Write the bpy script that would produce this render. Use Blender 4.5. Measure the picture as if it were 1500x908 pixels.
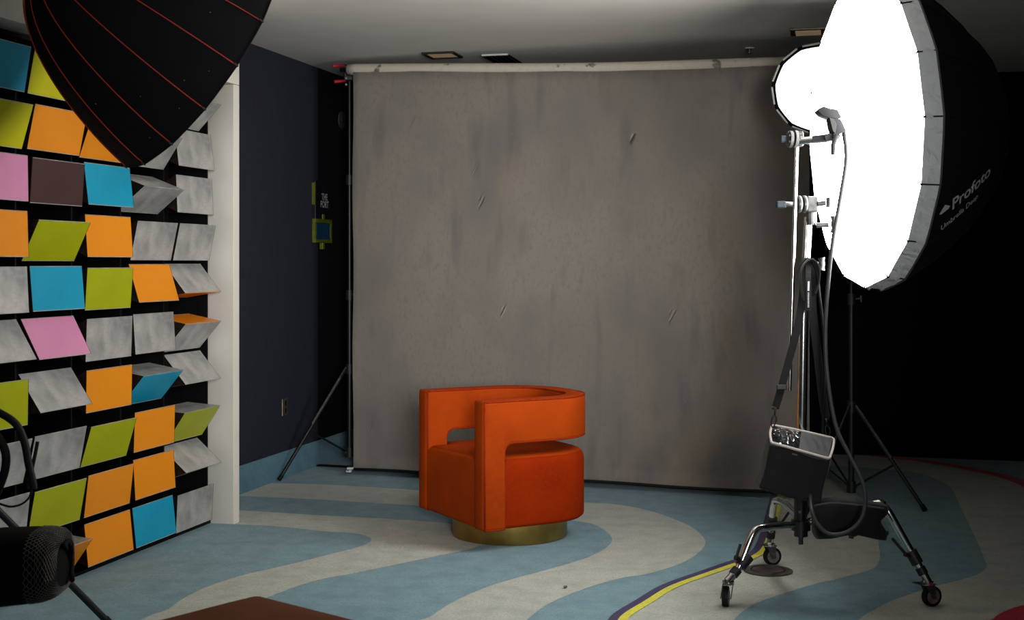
import bpy, bmesh, math, random
from mathutils import Vector, Matrix
from mathutils.bvhtree import BVHTree
from mathutils.geometry import tessellate_polygon
PI = math.pi
random.seed(4)
S = bpy.context.scene
col = S.collection
for o in list(bpy.data.objects): bpy.data.objects.remove(o)

# ------------------------------------------------------------------ camera, world, light, exposure
F, H = 1935.0, 1.357
cd = bpy.data.cameras.new('camera'); cam = bpy.data.objects.new('camera', cd); col.objects.link(cam)
cam.location = (0, 0, H); cam.rotation_euler = (PI/2, 0, 0)
cd.sensor_width = 36; cd.lens = F/1500*36; cd.shift_y = -69/1500
cd.dof.use_dof = True; cd.dof.focus_distance = 5.9; cd.dof.aperture_fstop = 5.6
S.camera = cam
w = bpy.data.worlds.new('world'); S.world = w; w.use_nodes = True
w.node_tree.nodes['Background'].inputs[0].default_value = (0.80, 0.90, 1.0, 1)
w.node_tree.nodes['Background'].inputs[1].default_value = 0.008
S.view_settings.view_transform = 'Standard'; S.view_settings.look = 'None'
S.view_settings.exposure = 0.0; S.view_settings.gamma = 1.0
def area(name, loc, aim, sx, sy, power, color=(1, 1, 1), spread=PI):
    l = bpy.data.lights.new(name, 'AREA'); l.shape = 'RECTANGLE'; l.size = sx; l.size_y = sy
    l.energy = power; l.color = color; l.spread = spread
    o = bpy.data.objects.new(name, l); col.objects.link(o); o.location = loc
    o.rotation_euler = (Vector(aim) - Vector(loc)).to_track_quat('-Z', 'Y').to_euler(); return o
area('camera_side_fill', (0.7, -1.4, 1.8), (-0.20, 7.4, 1.45), 1.0, 1.2, 20, (0.97, 0.98, 1.0), 0.62)  # added soft fill from behind the camera, narrowed onto backdrop and chair
KEY = 18.0          # radiance of the lit umbrella diffuser
OCTA = 1.7         # radiance of the small softbox

# ------------------------------------------------------------------ helpers
def PX(x, y, Y): return Vector(((x-750)/F*Y, Y, H + (385-y)/F*Y))      # a point of the place at depth Y
def GND(x, y, z=0.0):
    Y = (H-z)*F/(y-385); return Vector(((x-750)/F*Y, Y, z))
U = Vector((0.2549, 0.9670, 0)); N = Vector((0.9670, -0.2549, 0)); UP = Vector((0, 0, 1))
P0 = Vector((-1.549, 6.874, 0))
def WL(t, n, z): return P0 + U*t + N*n + UP*z                          # along the left wall, out of it, up
ROTW = math.atan2(U.y, U.x)

def mat(name, rgb, rough=0.6, metal=0.0, noise=None, bump=None, sheen=0.0, coat=0.0, spec=0.5, trans=None, emit=None):
    m = bpy.data.materials.new(name); m.use_nodes = True
    nt = m.node_tree; b = nt.nodes['Principled BSDF']
    b.inputs['Base Color'].default_value = (*rgb, 1); b.inputs['Roughness'].default_value = rough
    b.inputs['Metallic'].default_value = metal; b.inputs['Specular IOR Level'].default_value = spec
    b.inputs['Sheen Weight'].default_value = sheen; b.inputs['Coat Weight'].default_value = coat
    tc = nt.nodes.new('ShaderNodeTexCoord')
    def nz(scale, stretch, detail=4):
        mp = nt.nodes.new('ShaderNodeMapping'); mp.inputs['Scale'].default_value = stretch
        nt.links.new(tc.outputs['Object'], mp.inputs[0])
        n = nt.nodes.new('ShaderNodeTexNoise'); n.inputs['Scale'].default_value = scale; n.inputs['Detail'].default_value = detail
        nt.links.new(mp.outputs[0], n.inputs['Vector']); return n
    if noise:      # list of (scale, stretch, colour2, lo, hi)
        prev = None
        for (sc, st, c2, lo, hi) in noise:
            n = nz(sc, st); r = nt.nodes.new('ShaderNodeMapRange')
            r.inputs['From Min'].default_value = lo; r.inputs['From Max'].default_value = hi
            nt.links.new(n.outputs[0], r.inputs[0])
            mx = nt.nodes.new('ShaderNodeMix'); mx.data_type = 'RGBA'
            nt.links.new(r.outputs[0], mx.inputs[0])
            if prev is None: mx.inputs[6].default_value = (*rgb, 1)
            else: nt.links.new(prev, mx.inputs[6])
            mx.inputs[7].default_value = (*c2, 1); prev = mx.outputs[2]
        nt.links.new(prev, b.inputs['Base Color'])
    if bump:
        sc, st, strength, dist = bump
        n = nz(sc, st, 3); bp = nt.nodes.new('ShaderNodeBump'); bp.inputs['Strength'].default_value = strength
        bp.inputs['Distance'].default_value = dist
        nt.links.new(n.outputs[0], bp.inputs['Height']); nt.links.new(bp.outputs[0], b.inputs['Normal'])
    if emit:
        b.inputs['Emission Color'].default_value = (*emit[0], 1); b.inputs['Emission Strength'].default_value = emit[1]
    return m
def c(r, g, b_):
    f = lambda v: (v/255/12.92 if v/255 <= .04045 else ((v/255+.055)/1.055)**2.4); return (f(r), f(g), f(b_))

one = (1, 1, 1)
def carpet(name, rgb, rgb2): return mat(name, rgb, 0.95, 0, [(9, one, rgb2, .42, .72), (95, one, tuple(v*.70 for v in rgb), .48, .70)], (170, one, .6, .005), sheen=.15, spec=.15)
M = {
 'c_blue': carpet('carpet_blue', c(118, 150, 160), c(100, 133, 144)),
 'c_grey': carpet('carpet_grey', c(178, 181, 171), c(158, 162, 154)),
 'c_purple': carpet('carpet_purple', c(62, 52, 92), c(52, 44, 82)),
 'c_yellow': carpet('carpet_yellow', c(215, 210, 70), c(200, 195, 60)),
 'c_red': carpet('carpet_red', c(180, 20, 50), c(160, 16, 45)),
 'c_base': carpet('carpet_baseboard', c(84, 128, 146), c(70, 114, 132)),
 'navy': mat('navy_wallcloth', c(42, 44, 54), .85, 0, [(60, (3, 3, .12), c(34, 36, 46), .35, .7)], (90, (3, 3, .1), .3, .003), spec=.2),
 'wall_in_shade': mat('wallcloth_in_shade', c(16, 17, 22), .9, 0, [(60, (3, 3, .12), c(12, 13, 17), .35, .7)], spec=.1),  # near-black copy of the wall cloth, shade painted into the colour
 'dark_wall': mat('dark_far_wall', c(18, 19, 26), .9, 0, [(40, (3, 3, .2), c(14, 15, 20), .35, .7)], spec=.1),
 'ceiling': mat('ceiling_paint', c(222, 220, 214), .9, 0, [(3, one, c(216, 214, 208), .4, .7)], (120, one, .08, .002), spec=.2),
 'white': mat('white_painted_wood', c(222, 217, 206), .45, 0, [(4, one, c(214, 209, 198), .4, .75)], (60, one, .05, .001)),
 'cavity': mat('black_cavity', c(9, 9, 10), .7, 0, [(20, one, c(14, 12, 12), .4, .7)], spec=.15),
 'rust': mat('rusty_inner_board', c(96, 48, 20), .8, 0, [(25, one, c(20, 12, 8), .4, .6)]),
 'edge': mat('panel_end_plate', c(26, 18, 14), .8, 0, [(30, one, c(60, 30, 14), .55, .75)], spec=.2),
 'orange': mat('orange_panel', c(226, 136, 20), .42, 0, [(5, one, c(228, 138, 20), .4, .7)], (40, one, .03, .001), spec=.3),
 'green': mat('lime_panel', c(160, 166, 6), .42, 0, [(5, one, c(152, 158, 6), .4, .7)], (40, one, .03, .001), spec=.3),
 'yellow': mat('yellow_panel', c(192, 188, 8), .42, 0, [(5, one, c(184, 180, 8), .4, .7)], (40, one, .03, .001), spec=.3),
 'blue': mat('blue_panel', c(22, 150, 184), .42, 0, [(5, one, c(16, 142, 176), .4, .7)], (40, one, .03, .001), spec=.3),
 'pink': mat('pink_panel', c(214, 140, 176), .42, 0, [(5, one, c(206, 132, 170), .4, .7)], (40, one, .03, .001), spec=.3),
 'brown': mat('brown_panel', c(70, 46, 44), .42, 0, [(5, one, c(62, 40, 40), .4, .7)], (40, one, .03, .001), spec=.3),
 'silver': mat('smudged_metal_panel', c(196, 194, 190), .46, .45, [(9, (1, 2.2, .8), c(146, 146, 145), .38, .68), (26, (1, .6, 2.5), c(172, 171, 168), .5, .8)], (60, one, .06, .002)),
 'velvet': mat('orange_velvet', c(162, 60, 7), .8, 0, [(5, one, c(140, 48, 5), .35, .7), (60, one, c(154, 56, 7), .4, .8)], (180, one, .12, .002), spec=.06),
 'velvet_dark': mat('orange_velvet_darker', c(138, 37, 2), .85, 0, [(5, one, c(120, 30, 2), .35, .7), (60, one, c(140, 39, 3), .4, .8)], (180, one, .12, .002), spec=.05),  # same velvet in a darker, redder tone for the seat box
 'piping': mat('dark_orange_piping', c(140, 38, 8), .8, 0, [(80, one, c(120, 30, 6), .4, .7)], spec=.1),
 'brass': mat('aged_brass', c(178, 142, 74), .34, .9, [(7, one, c(140, 108, 54), .4, .75)], (30, one, .05, .002)),
 'canvas': mat('mottled_painted_canvas', c(174, 165, 154), .9, 0, [(1.5, (1, 1, .7), c(150, 144, 138), .42, .66), (1.9, (1, 1, .6), c(180, 163, 142), .55, .80), (9, (1, 1, .20), c(136, 132, 128), .56, .80), (2.6, (1, 1, .55), c(134, 131, 127), .60, .78), (60, (1, 1, .5), c(158, 150, 141), .5, .8)], (70, (1, 1, .5), .10, .003), spec=.15),
 'canvas_back': mat('raw_canvas_roll', c(186, 177, 162), .85, 0, [(7, (1, 1, 1), c(104, 99, 92), .63, .66), (30, one, c(172, 164, 150), .5, .8)], (60, one, .06, .002), spec=.15),
 'black': mat('black_metal', c(22, 22, 23), .40, .2, [(30, one, c(30, 30, 31), .5, .8)], spec=.5),
 'plastic': mat('black_plastic', c(20, 20, 21), .5, 0, [(30, one, c(26, 26, 27), .5, .8)]),
 'cloth': mat('black_nylon', c(12, 12, 12), .8, 0, [(20, one, c(18, 17, 17), .45, .75)], (70, one, .2, .004), sheen=.1, spec=.2),
 'dome': mat('black_umbrella_cloth', c(9, 9, 11), .85, 0, [(9, one, c(13, 12, 13), .45, .75)], (50, one, .1, .003), spec=.12),
 'seam': mat('orange_red_seam', c(150, 44, 20), .6, 0, [(40, one, c(150, 36, 16), .4, .7)], spec=.3),
 'chrome': mat('chrome', c(214, 214, 212), .16, 1.0, [(20, one, c(190, 190, 188), .4, .7)]),
 'cast': mat('cast_aluminium', c(98, 98, 97), .38, .8, [(30, one, c(72, 72, 71), .4, .7)], (60, one, .1, .002)),
 'greyplastic': mat('grey_plastic', c(36, 37, 40), .6, 0, [(30, one, c(30, 31, 34), .4, .7)], spec=.2),
 'bluegrip': mat('blue_grey_grip', c(26, 38, 52), .5, 0, [(30, one, c(20, 30, 42), .4, .7)]),
 'greyrubber': mat('grey_cable_rubber', c(46, 46, 46), .5, 0, [(60, one, c(38, 38, 38), .4, .7)], spec=.3),
 'blackrubber': mat('black_rubber', c(15, 15, 15), .6, 0, [(60, one, c(20, 20, 20), .4, .7)], spec=.2),
 'wheel': mat('grey_wheel_hub', c(120, 108, 104), .6, 0, [(40, one, c(96, 86, 84), .4, .7)]),
 'greypiping': mat('pale_grey_piping', c(170, 163, 156), .7, 0, [(60, one, c(170, 162, 155), .4, .7)]),
 'greycloth': mat('dark_grey_nylon', c(52, 52, 54), .75, 0, [(12, one, c(42, 42, 44), .4, .7)], (14, one, .35, .012)),
 'ottoman': mat('brown_upholstery', c(94, 54, 34), .85, 0, [(6, one, c(86, 48, 30), .4, .7)], (200, one, .15, .002), spec=.08),
 'skirt': None, 'diff': None,
 'redplastic': mat('red_plastic', c(170, 20, 34), .4, 0, [(30, one, c(150, 16, 30), .4, .7)]),
 'signblack': mat('sign_black', c(10, 10, 16), .5, 0, [(9, one, c(22, 24, 44), .5, .7)]),
 'signwhite': mat('sign_white', c(170, 170, 172), .5, 0, [(30, one, c(155, 155, 158), .4, .7)]),
 'signlime': mat('sign_lime', c(92, 98, 10), .5, 0, [(30, one, c(78, 84, 8), .4, .7)]),
 'signblue': mat('sign_blue', c(16, 62, 92), .5, 0, [(20, one, c(12, 50, 78), .4, .7)]),
 'steelplate': mat('brushed_wall_plate', c(150, 138, 120), .35, .8, [(30, one, c(110, 98, 84), .4, .7)]),
 'logo': mat('grey_print', c(168, 170, 174), .7, 0, [(30, one, c(150, 152, 156), .4, .7)]),
 'warm': mat('downlight_lens', c(196, 160, 120), .5, 0, [(30, one, c(180, 146, 108), .4, .7)], emit=((1, .72, .45), .10)),
 'plate_dark': mat('worn_floor_cover', c(64, 56, 52), .6, .2, [(14, one, c(96, 88, 80), .5, .75)], (40, one, .3, .004)),
 'pale': mat('pale_plastic', c(200, 198, 192), .5, 0, [(30, one, c(190, 188, 182), .4, .7)]),
 'mesh': mat('black_honeycomb_mesh', c(8, 8, 8), .8, 0, [(30, one, c(11, 11, 11), .4, .7)], spec=.08),
 'meshcell': mat('grey_mesh_thread', c(96, 91, 86), .7, 0, [(30, one, c(76, 72, 68), .4, .7)], spec=.3),
 'lint': mat('lint', c(110, 96, 70), .9, 0, [(60, one, c(90, 78, 60), .4, .7)]),
}
def emissive(name, rgb, strength):
    m = bpy.data.materials.new(name); m.use_nodes = True; nt = m.node_tree
    b = nt.nodes['Principled BSDF']; b.inputs['Base Color'].default_value = (.8, .8, .8, 1)
    n = nt.nodes.new('ShaderNodeTexNoise'); n.inputs['Scale'].default_value = 3
    r = nt.nodes.new('ShaderNodeMapRange'); r.inputs['To Min'].default_value = strength*.95; r.inputs['To Max'].default_value = strength*1.05
    nt.links.new(n.outputs[0], r.inputs[0]); nt.links.new(r.outputs[0], b.inputs['Emission Strength'])
    b.inputs['Emission Color'].default_value = (*rgb, 1); return m
M['diff'] = emissive('lit_white_diffuser', (1, .975, .94), KEY)
M['diff2'] = emissive('lit_small_diffuser', (1, .975, .94), OCTA)
def cloth_translucent():
    m = bpy.data.materials.new('translucent_white_skirt'); m.use_nodes = True; nt = m.node_tree
    for n in list(nt.nodes):
        if n.type != 'OUTPUT_MATERIAL': nt.nodes.remove(n)
    out = nt.nodes['Material Output']
    a = nt.nodes.new('ShaderNodeBsdfDiffuse'); t = nt.nodes.new('ShaderNodeBsdfTranslucent')
    tc = nt.nodes.new('ShaderNodeTexCoord'); n = nt.nodes.new('ShaderNodeTexNoise'); n.inputs['Scale'].default_value = 14
    n.inputs['Distortion'].default_value = 1.2
    nt.links.new(tc.outputs['Object'], n.inputs['Vector'])
    bp = nt.nodes.new('ShaderNodeBump'); bp.inputs['Strength'].default_value = .9; bp.inputs['Distance'].default_value = .02
    nt.links.new(n.outputs[0], bp.inputs['Height'])
    for q in (a, t): nt.links.new(bp.outputs[0], q.inputs['Normal'])
    a.inputs[0].default_value = (.30, .31, .31, 1); t.inputs[0].default_value = (.008, .0083, .0083, 1)
    mx = nt.nodes.new('ShaderNodeAddShader'); nt.links.new(a.outputs[0], mx.inputs[0]); nt.links.new(t.outputs[0], mx.inputs[1])
    nt.links.new(mx.outputs[0], out.inputs[0]); return m
M['skirt'] = cloth_translucent()
def clear_film():
    m = bpy.data.materials.new('clear_vinyl'); m.use_nodes = True; nt = m.node_tree; b = nt.nodes['Principled BSDF']
    b.inputs['Base Color'].default_value = (.012, .013, .016, 1); b.inputs['Roughness'].default_value = .06; b.inputs['Coat Weight'].default_value = 1
    b.inputs['Specular IOR Level'].default_value = 1.0
    tc = nt.nodes.new('ShaderNodeTexCoord'); n = nt.nodes.new('ShaderNodeTexNoise'); n.inputs['Scale'].default_value = 8; n.inputs['Distortion'].default_value = 1.5
    nt.links.new(tc.outputs['Object'], n.inputs['Vector'])
    bp = nt.nodes.new('ShaderNodeBump'); bp.inputs['Strength'].default_value = 1; bp.inputs['Distance'].default_value = .02
    nt.links.new(n.outputs[0], bp.inputs['Height']); nt.links.new(bp.outputs[0], b.inputs['Normal']); nt.links.new(bp.outputs[0], b.inputs['Coat Normal']); return m
M['vinyl'] = clear_film()

def thing(name, label, cat, loc=(0, 0, 0), rot=(0, 0, 0), group=None):
    o = bpy.data.objects.new(name, None); col.objects.link(o); o.location = loc; o.rotation_euler = rot
    o.empty_display_size = .05; o['label'] = label; o['category'] = cat
    if group: o['group'] = group
    return o
def root_of(o):
    while o.parent: o = o.parent
    return o
def obj(name, bm, m, parent=None, world=True, smooth=False, label=None, kind=None, autos=None):
    """links a bmesh as one mesh object; world: its points are in world space"""
    if world and parent is not None:
        r = root_of(parent)
        mw = Matrix.Translation(r.location) @ r.rotation_euler.to_matrix().to_4x4()
        bmesh.ops.transform(bm, matrix=mw.inverted(), verts=bm.verts)
    bmesh.ops.recalc_face_normals(bm, faces=bm.faces)
    me = bpy.data.meshes.new(name); 
    if smooth:
        for f in bm.faces: f.smooth = True
    if autos:
        for f in bm.faces: f.smooth = True
        for e in bm.edges:
            if len(e.link_faces) == 2 and e.calc_face_angle(0) > autos: e.smooth = False
    bm.to_mesh(me); bm.free()
    me.materials.append(M[m] if isinstance(m, str) else m)
    o = bpy.data.objects.new(name, me); col.objects.link(o)
    if parent is not None: o.parent = parent
    if label: o['label'] = label
    if kind: o['kind'] = kind
    return o
def single(name, bm, m, label, cat, group=None, **k):
    """a thing that is one mesh, its origin at its base"""
    xs = [v.co.copy() for v in bm.verts]
    cx = sum((v.x for v in xs))/len(xs); cy = sum((v.y for v in xs))/len(xs); cz = min(v.z for v in xs)
    bmesh.ops.translate(bm, vec=(-cx, -cy, -cz), verts=bm.verts)
    o = obj(name, bm, m, None, False, **k); o.location = (cx, cy, cz)
    o['label'] = label; o['category'] = cat
    if group: o['group'] = group
    return o
def B(): return bmesh.new()
def box(bm, lo, hi, bev=0, seg=2, mtx=None):
    r = bmesh.ops.create_cube(bm, size=1)
    vs = r['verts']
    for v in vs:
        v.co = Vector([lo[i] + (v.co[i]+.5)*(hi[i]-lo[i]) for i in range(3)])
    if bev:
        es = list({e for v in vs for e in v.link_edges})
        r2 = bmesh.ops.bevel(bm, geom=es, offset=bev, segments=seg, affect='EDGES', profile=.5)
        vs = list({v for f in r2['faces'] for v in f.verts} | {v for v in vs if v.is_valid})
    if mtx is not None: bmesh.ops.transform(bm, matrix=mtx, verts=[v for v in vs if v.is_valid])
    return bm
def frame_of(d):
    d = d.normalized(); a = Vector((0, 0, 1)) if abs(d.z) < .9 else Vector((1, 0, 0))
    x = d.cross(a).normalized(); return x, d.cross(x).normalized()
def catmull(P, n=6, closed=False):
    P = [Vector(p) for p in P]; out = []; L = len(P)
    rng = range(L if closed else L-1)
    for i in rng:
        if closed: a, b, c_, d = P[(i-1) % L], P[i], P[(i+1) % L], P[(i+2) % L]
        else: a, b, c_, d = P[max(i-1, 0)], P[i], P[i+1], P[min(i+2, L-1)]
        for k in range(n):
            t = k/n
            out.append(.5*((2*b) + (-a+c_)*t + (2*a-5*b+4*c_-d)*t*t + (-a+3*b-3*c_+d)*t**3))
    if not closed: out.append(P[-1])
    return out
def tube(bm, path, r, seg=10, closed=False, cap=True):
    P = [Vector(p) for p in path]; L = len(P)
    rs = r if isinstance(r, (list, tuple)) else [r]*L
    d0 = (P[1]-P[0]).normalized(); x, y = frame_of(d0); rings = []
    prev = d0
    for i, p in enumerate(P):
        if closed: d = (P[(i+1) % L]-P[i-1]).normalized()
        else: d = (P[min(i+1, L-1)]-P[max(i-1, 0)])
        d = d.normalized() if d.length > 1e-9 else prev
        q = prev.rotation_difference(d); x = q @ x; x = (x - d*x.dot(d)).normalized(); y = d.cross(x); prev = d
        rings.append([bm.verts.new(p + x*math.cos(2*PI*k/seg)*rs[i] + y*math.sin(2*PI*k/seg)*rs[i]) for k in range(seg)])
    n = L if closed else L-1
    for i in range(n):
        a, b = rings[i], rings[(i+1) % L]
        for k in range(seg): bm.faces.new((a[k], a[(k+1) % seg], b[(k+1) % seg], b[k]))
    if cap and not closed:
        bm.faces.new(rings[0][::-1]); bm.faces.new(rings[-1])
    return bm
def cyl(bm, a, b, r, r2=None, seg=20): return tube(bm, [a, b], [r, r if r2 is None else r2], seg)
def ribbon(bm, path, wdir, width, thick):
    """flat strap along a path: wdir = direction of its width"""
    P = [Vector(p) for p in path]; wd = Vector(wdir).normalized(); rings = []
    for i, p in enumerate(P):
        d = (P[min(i+1, len(P)-1)]-P[max(i-1, 0)]).normalized()
        x = (wd - d*wd.dot(d)).normalized(); y = d.cross(x)
        rings.append([bm.verts.new(p + x*sx*width/2 + y*sy*thick/2) for sx, sy in ((-1, -1), (1, -1), (1, 1), (-1, 1))])
    for a, b in zip(rings, rings[1:]):
        for k in range(4): bm.faces.new((a[k], a[(k+1) % 4], b[(k+1) % 4], b[k]))
    bm.faces.new(rings[0][::-1]); bm.faces.new(rings[-1]); return bm
def prism(bm, pts, dvec, bev=0):
    """closed outline pts swept by dvec"""
    a = [bm.verts.new(Vector(p)) for p in pts]; b = [bm.verts.new(Vector(p)+Vector(dvec)) for p in pts]; n = len(a)
    bm.faces.new(a[::-1]); bm.faces.new(b)
    for i in range(n): bm.faces.new((a[i], a[(i+1) % n], b[(i+1) % n], b[i]))
    if bev:
        bmesh.ops.recalc_face_normals(bm, faces=bm.faces)
        bmesh.ops.bevel(bm, geom=[e for e in bm.edges if e.calc_face_angle(0) > .5], offset=bev, segments=2, affect='EDGES', profile=.5)
    return bm
def lathe(bm, prof, centre, axis, seg=32):
    """prof: (radius, height along axis)"""
    ax = Vector(axis).normalized(); x, y = frame_of(ax); C0 = Vector(centre); rings = []
    for (r, h) in prof:
        if r < 1e-6: rings.append([bm.verts.new(C0+ax*h)])
        else: rings.append([bm.verts.new(C0+ax*h + (x*math.cos(2*PI*k/seg)+y*math.sin(2*PI*k/seg))*r) for k in range(seg)])
    for a, b in zip(rings, rings[1:]):
        if len(a) == 1 and len(b) == 1: continue
        for k in range(seg):
            k2 = (k+1) % seg
            if len(a) == 1: bm.faces.new((a[0], b[k2], b[k]))
            elif len(b) == 1: bm.faces.new((a[k], a[k2], b[0]))
            else: bm.faces.new((a[k], a[k2], b[k2], b[k]))
    for rg in (rings[0], rings[-1]):
        if len(rg) > 1: bm.faces.new(rg)
    return bm
def struct(name, bm, m, parent=None, **k): return obj(name, bm, m, parent, False, kind='structure', **k)

# ------------------------------------------------------------------ the room
CZ = 2.67
WB = 0.277                                     # the display stands this far out of the navy wall
def wallbox(t0, t1, n0, n1, z0, z1, bm=None, bev=0):
    bm = bm or B(); box(bm, (t0, -n1, z0), (t1, -n0, z1), bev, 2, Matrix.Translation(P0) @ Matrix.Rotation(ROTW, 4, 'Z')); return bm
T_BACK = 3.40; TE = 0.065; T_NEAR = -8.5
bm = wallbox(T_NEAR, 9, -6, 9, -.12, 0); floor = struct('floor', bm, 'c_blue')
bm = wallbox(T_NEAR, T_BACK+.2, -.5, 7.6, CZ, CZ+.1); struct('ceiling', bm, 'ceiling')
T_DARK = (8.812-6.874)/.967
struct('wall_left', wallbox(TE, T_DARK, -WB-.12, -WB, 0, CZ), 'navy')
struct('wall_left_far', wallbox(T_DARK, T_BACK, -WB-.12, -WB, 0, CZ), 'wall_in_shade')  # same wall running on, its shade painted as a darker cloth
struct('wall_back', wallbox(-.0+T_BACK, T_BACK+.12, -WB-.12, 7.6, 0, CZ), 'dark_wall')
struct('wall_right', wallbox(-3, T_BACK, 7.5, 7.6, 0, CZ), 'dark_wall')
struct('baseboard_left', wallbox(TE, T_BACK-.02, -WB, -WB+.018, 0, .165, bev=.003), 'c_base')
struct('baseboard_back', wallbox(T_BACK-.018, T_BACK, -WB+.02, 7.4, 0, .165, bev=.003), 'wall_in_shade')  # darkness of the far end put into the baseboard's colour
# carpet pattern, inlaid pieces of pile in the floor
def inlay(name, pts, m, level, label=None):
    P = [GND(x, y) for x, y in pts]
    z = .0009*level; bm = B()
    vs = [bm.verts.new((p.x, p.y, z)) for p in P]
    f = bm.faces.new(vs)
    bmesh.ops.triangulate(bm, faces=[f])
    obj(name, bm, m, floor, False, label=label)
def sm(pts, n=6): return [(p.x, p.y) for p in catmull([(x, y, 0) for x, y in pts], n)]
A = sm([(100, 702), (412, 708), (500, 711), (611, 718), (740, 727), (860, 736), (894, 738), (934, 744), (973, 755), (1013, 772), (1033, 792), (1024, 809), (996, 826), (951, 840), (905, 848), (849, 865), (803, 885), (772, 908), (735, 945), (690, 1080)])
A += [(-700, 1080), (-300, 702)]
Bb = sm([(100, 715), (358, 727), (450, 731), (611, 741), (740, 751), (832, 762), (871, 769), (895, 786), (891, 800), (860, 817), (803, 834), (758, 846), (713, 860), (667, 880), (633, 902), (600, 930), (560, 1080)]) + [(-700, 1080), (-300, 712)]
Cc = sm([(100, 735), (350, 748), (463, 755), (577, 761), (660, 768), (712, 780), (715, 792), (690, 804), (645, 814), (588, 826), (520, 840), (463, 851), (412, 868), (360, 890), (320, 915), (270, 960), (180, 1080)]) + [(-700, 1080), (-300, 728)]
Dd = sm([(100, 757), (350, 769), (407, 772), (475, 779), (520, 782), (544, 790), (531, 800), (486, 812), (418, 829), (360, 842), (307, 859), (268, 878), (245, 894), (215, 905), (175, 935), (60, 1080)]) + [(-700, 1080), (-300, 750)]
line = sm([(1160, 660), (1150, 685), (1141, 705), (1131, 737), (1121, 776), (1112, 800), (1102, 811), (1079, 822), (1050, 832), (1030, 839), (975, 859), (936, 882), (908, 899), (896, 912), (872, 950), (850, 1080)])
Hh = line + [(1800, 1080), (1700, 860), (1640, 780)] + sm([(1600, 752), (1540, 725), (1500, 708), (1471, 698), (1437, 690), (1390, 681), (1336, 673), (1250, 664), (1160, 659)])
Gg = line + sm([(1220, 1080), (1238, 935), (1258, 908), (1278, 895), (1312, 878), (1363, 861), (1424, 845), (1443, 834), (1444, 824), (1431, 793), (1410, 749), (1393, 715), (1370, 702), (1336, 692), (1250, 684), (1155, 680)])
Ff = line + sm([(1050, 1080), (1062, 935), (1077, 907), (1102, 887), (1133, 875), (1190, 857), (1226, 849), (1272, 836), (1285, 828), (1289, 815), (1287, 792), (1284, 770), (1272, 745), (1255, 725), (1235, 710), (1200, 700), (1150, 696)])
inlay('carpet_band', A, 'c_grey', 1); inlay('carpet_band', Bb, 'c_blue', 2); inlay('carpet_band', Cc, 'c_grey', 3); inlay('carpet_band', Dd, 'c_blue', 4)
inlay('carpet_band', Hh, 'c_grey', 1); inlay('carpet_band', Gg, 'c_blue', 2); inlay('carpet_band', Ff, 'c_grey', 3)
def stripe(name, pts, m, off, width, level):
    P = [GND(x, y) for x, y in pts]; bm = B(); prev = None
    for i, p in enumerate(P):
        d = (P[min(i+1, len(P)-1)]-P[max(i-1, 0)]).normalized(); nn = Vector((d.y, -d.x, 0))
        a = bm.verts.new(p - nn*(off-width/2) + Vector((0, 0, .0009*level))); b = bm.verts.new(p - nn*(off+width/2) + Vector((0, 0, .0009*level)))
        if prev: bm.faces.new((prev[0], a, b, prev[1]))
        prev = (a, b)
    obj(name, bm, m, floor, False, label=name.replace('carpet_', 'narrow ').replace('_', ' '))
stripe('carpet_purple_line', line, 'c_purple', 0.0, .036, 6)
stripe('carpet_yellow_line', line, 'c_yellow', .036, .036, 6)
stripe('carpet_red_line', sm([(1600, 754), (1540, 727), (1500, 709), (1471, 699), (1437, 691), (1390, 682), (1336, 674), (1250, 665), (1160, 660)]), 'c_red', 0, .10, 6)
inlay('carpet_red_disc', sm([(1425, 1080), (1428, 935), (1455, 908), (1470, 898), (1500, 888), (1550, 884), (1620, 900), (1680, 940), (1700, 1080)]), 'c_red', 6, 'red carpet shape')
bm = B(); ribbon(bm, [GND(462, 682)+Vector((0, 0, .004)), GND(517, 685)+Vector((0, 0, .004))], (0, 1, 0), .05, .008)
struct('dark_floor_strip', bm, 'cavity')  # thin dark strip on the floor beside the far left wall

# the white frame round the display: post and header
bm = wallbox(0, TE, -WB, .11, 0, 2.283, bev=.002); struct('trim_1', bm, 'white')
bm = wallbox(-3.2, TE, -.02, .11, 2.285, CZ, bev=.002); struct('trim_2', bm, 'white')
# the black cavity behind the turning prisms
case = thing('display_case', 'black open recess with dividers holding the turning coloured blocks inside white frame', 'display case', WL(-1, -.15, 0))
t_first = -2.18
obj('back_panel', wallbox(t_first, -.002, -WB+.005, -WB+.02, 0, 2.28), 'cavity', case)
obj('top_panel', wallbox(t_first, -.002, -WB+.02, -.02, 2.262, 2.28), 'cavity', case)
obj('bottom_panel', wallbox(t_first, -.002, -WB+.02, -.02, 0.002, .02), 'cavity', case)
PITCH = .377/.967
def tcol(i): return (6.63 - .377*(4-i) - P0.y)/.967     # centre of column i (0 at the left edge of the photo, 4 by the post)
# correct for the flush face standing in front of P0's line
for i in range(0, 6):
    tt = tcol(i) - PITCH/2 - .008 if i < 5 else -.012
    if i == 5: tt = -.010
    obj('divider', wallbox(tt-.005, tt+.005, -WB+.02, -.034, .02, 2.26), 'cavity', case)

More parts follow.
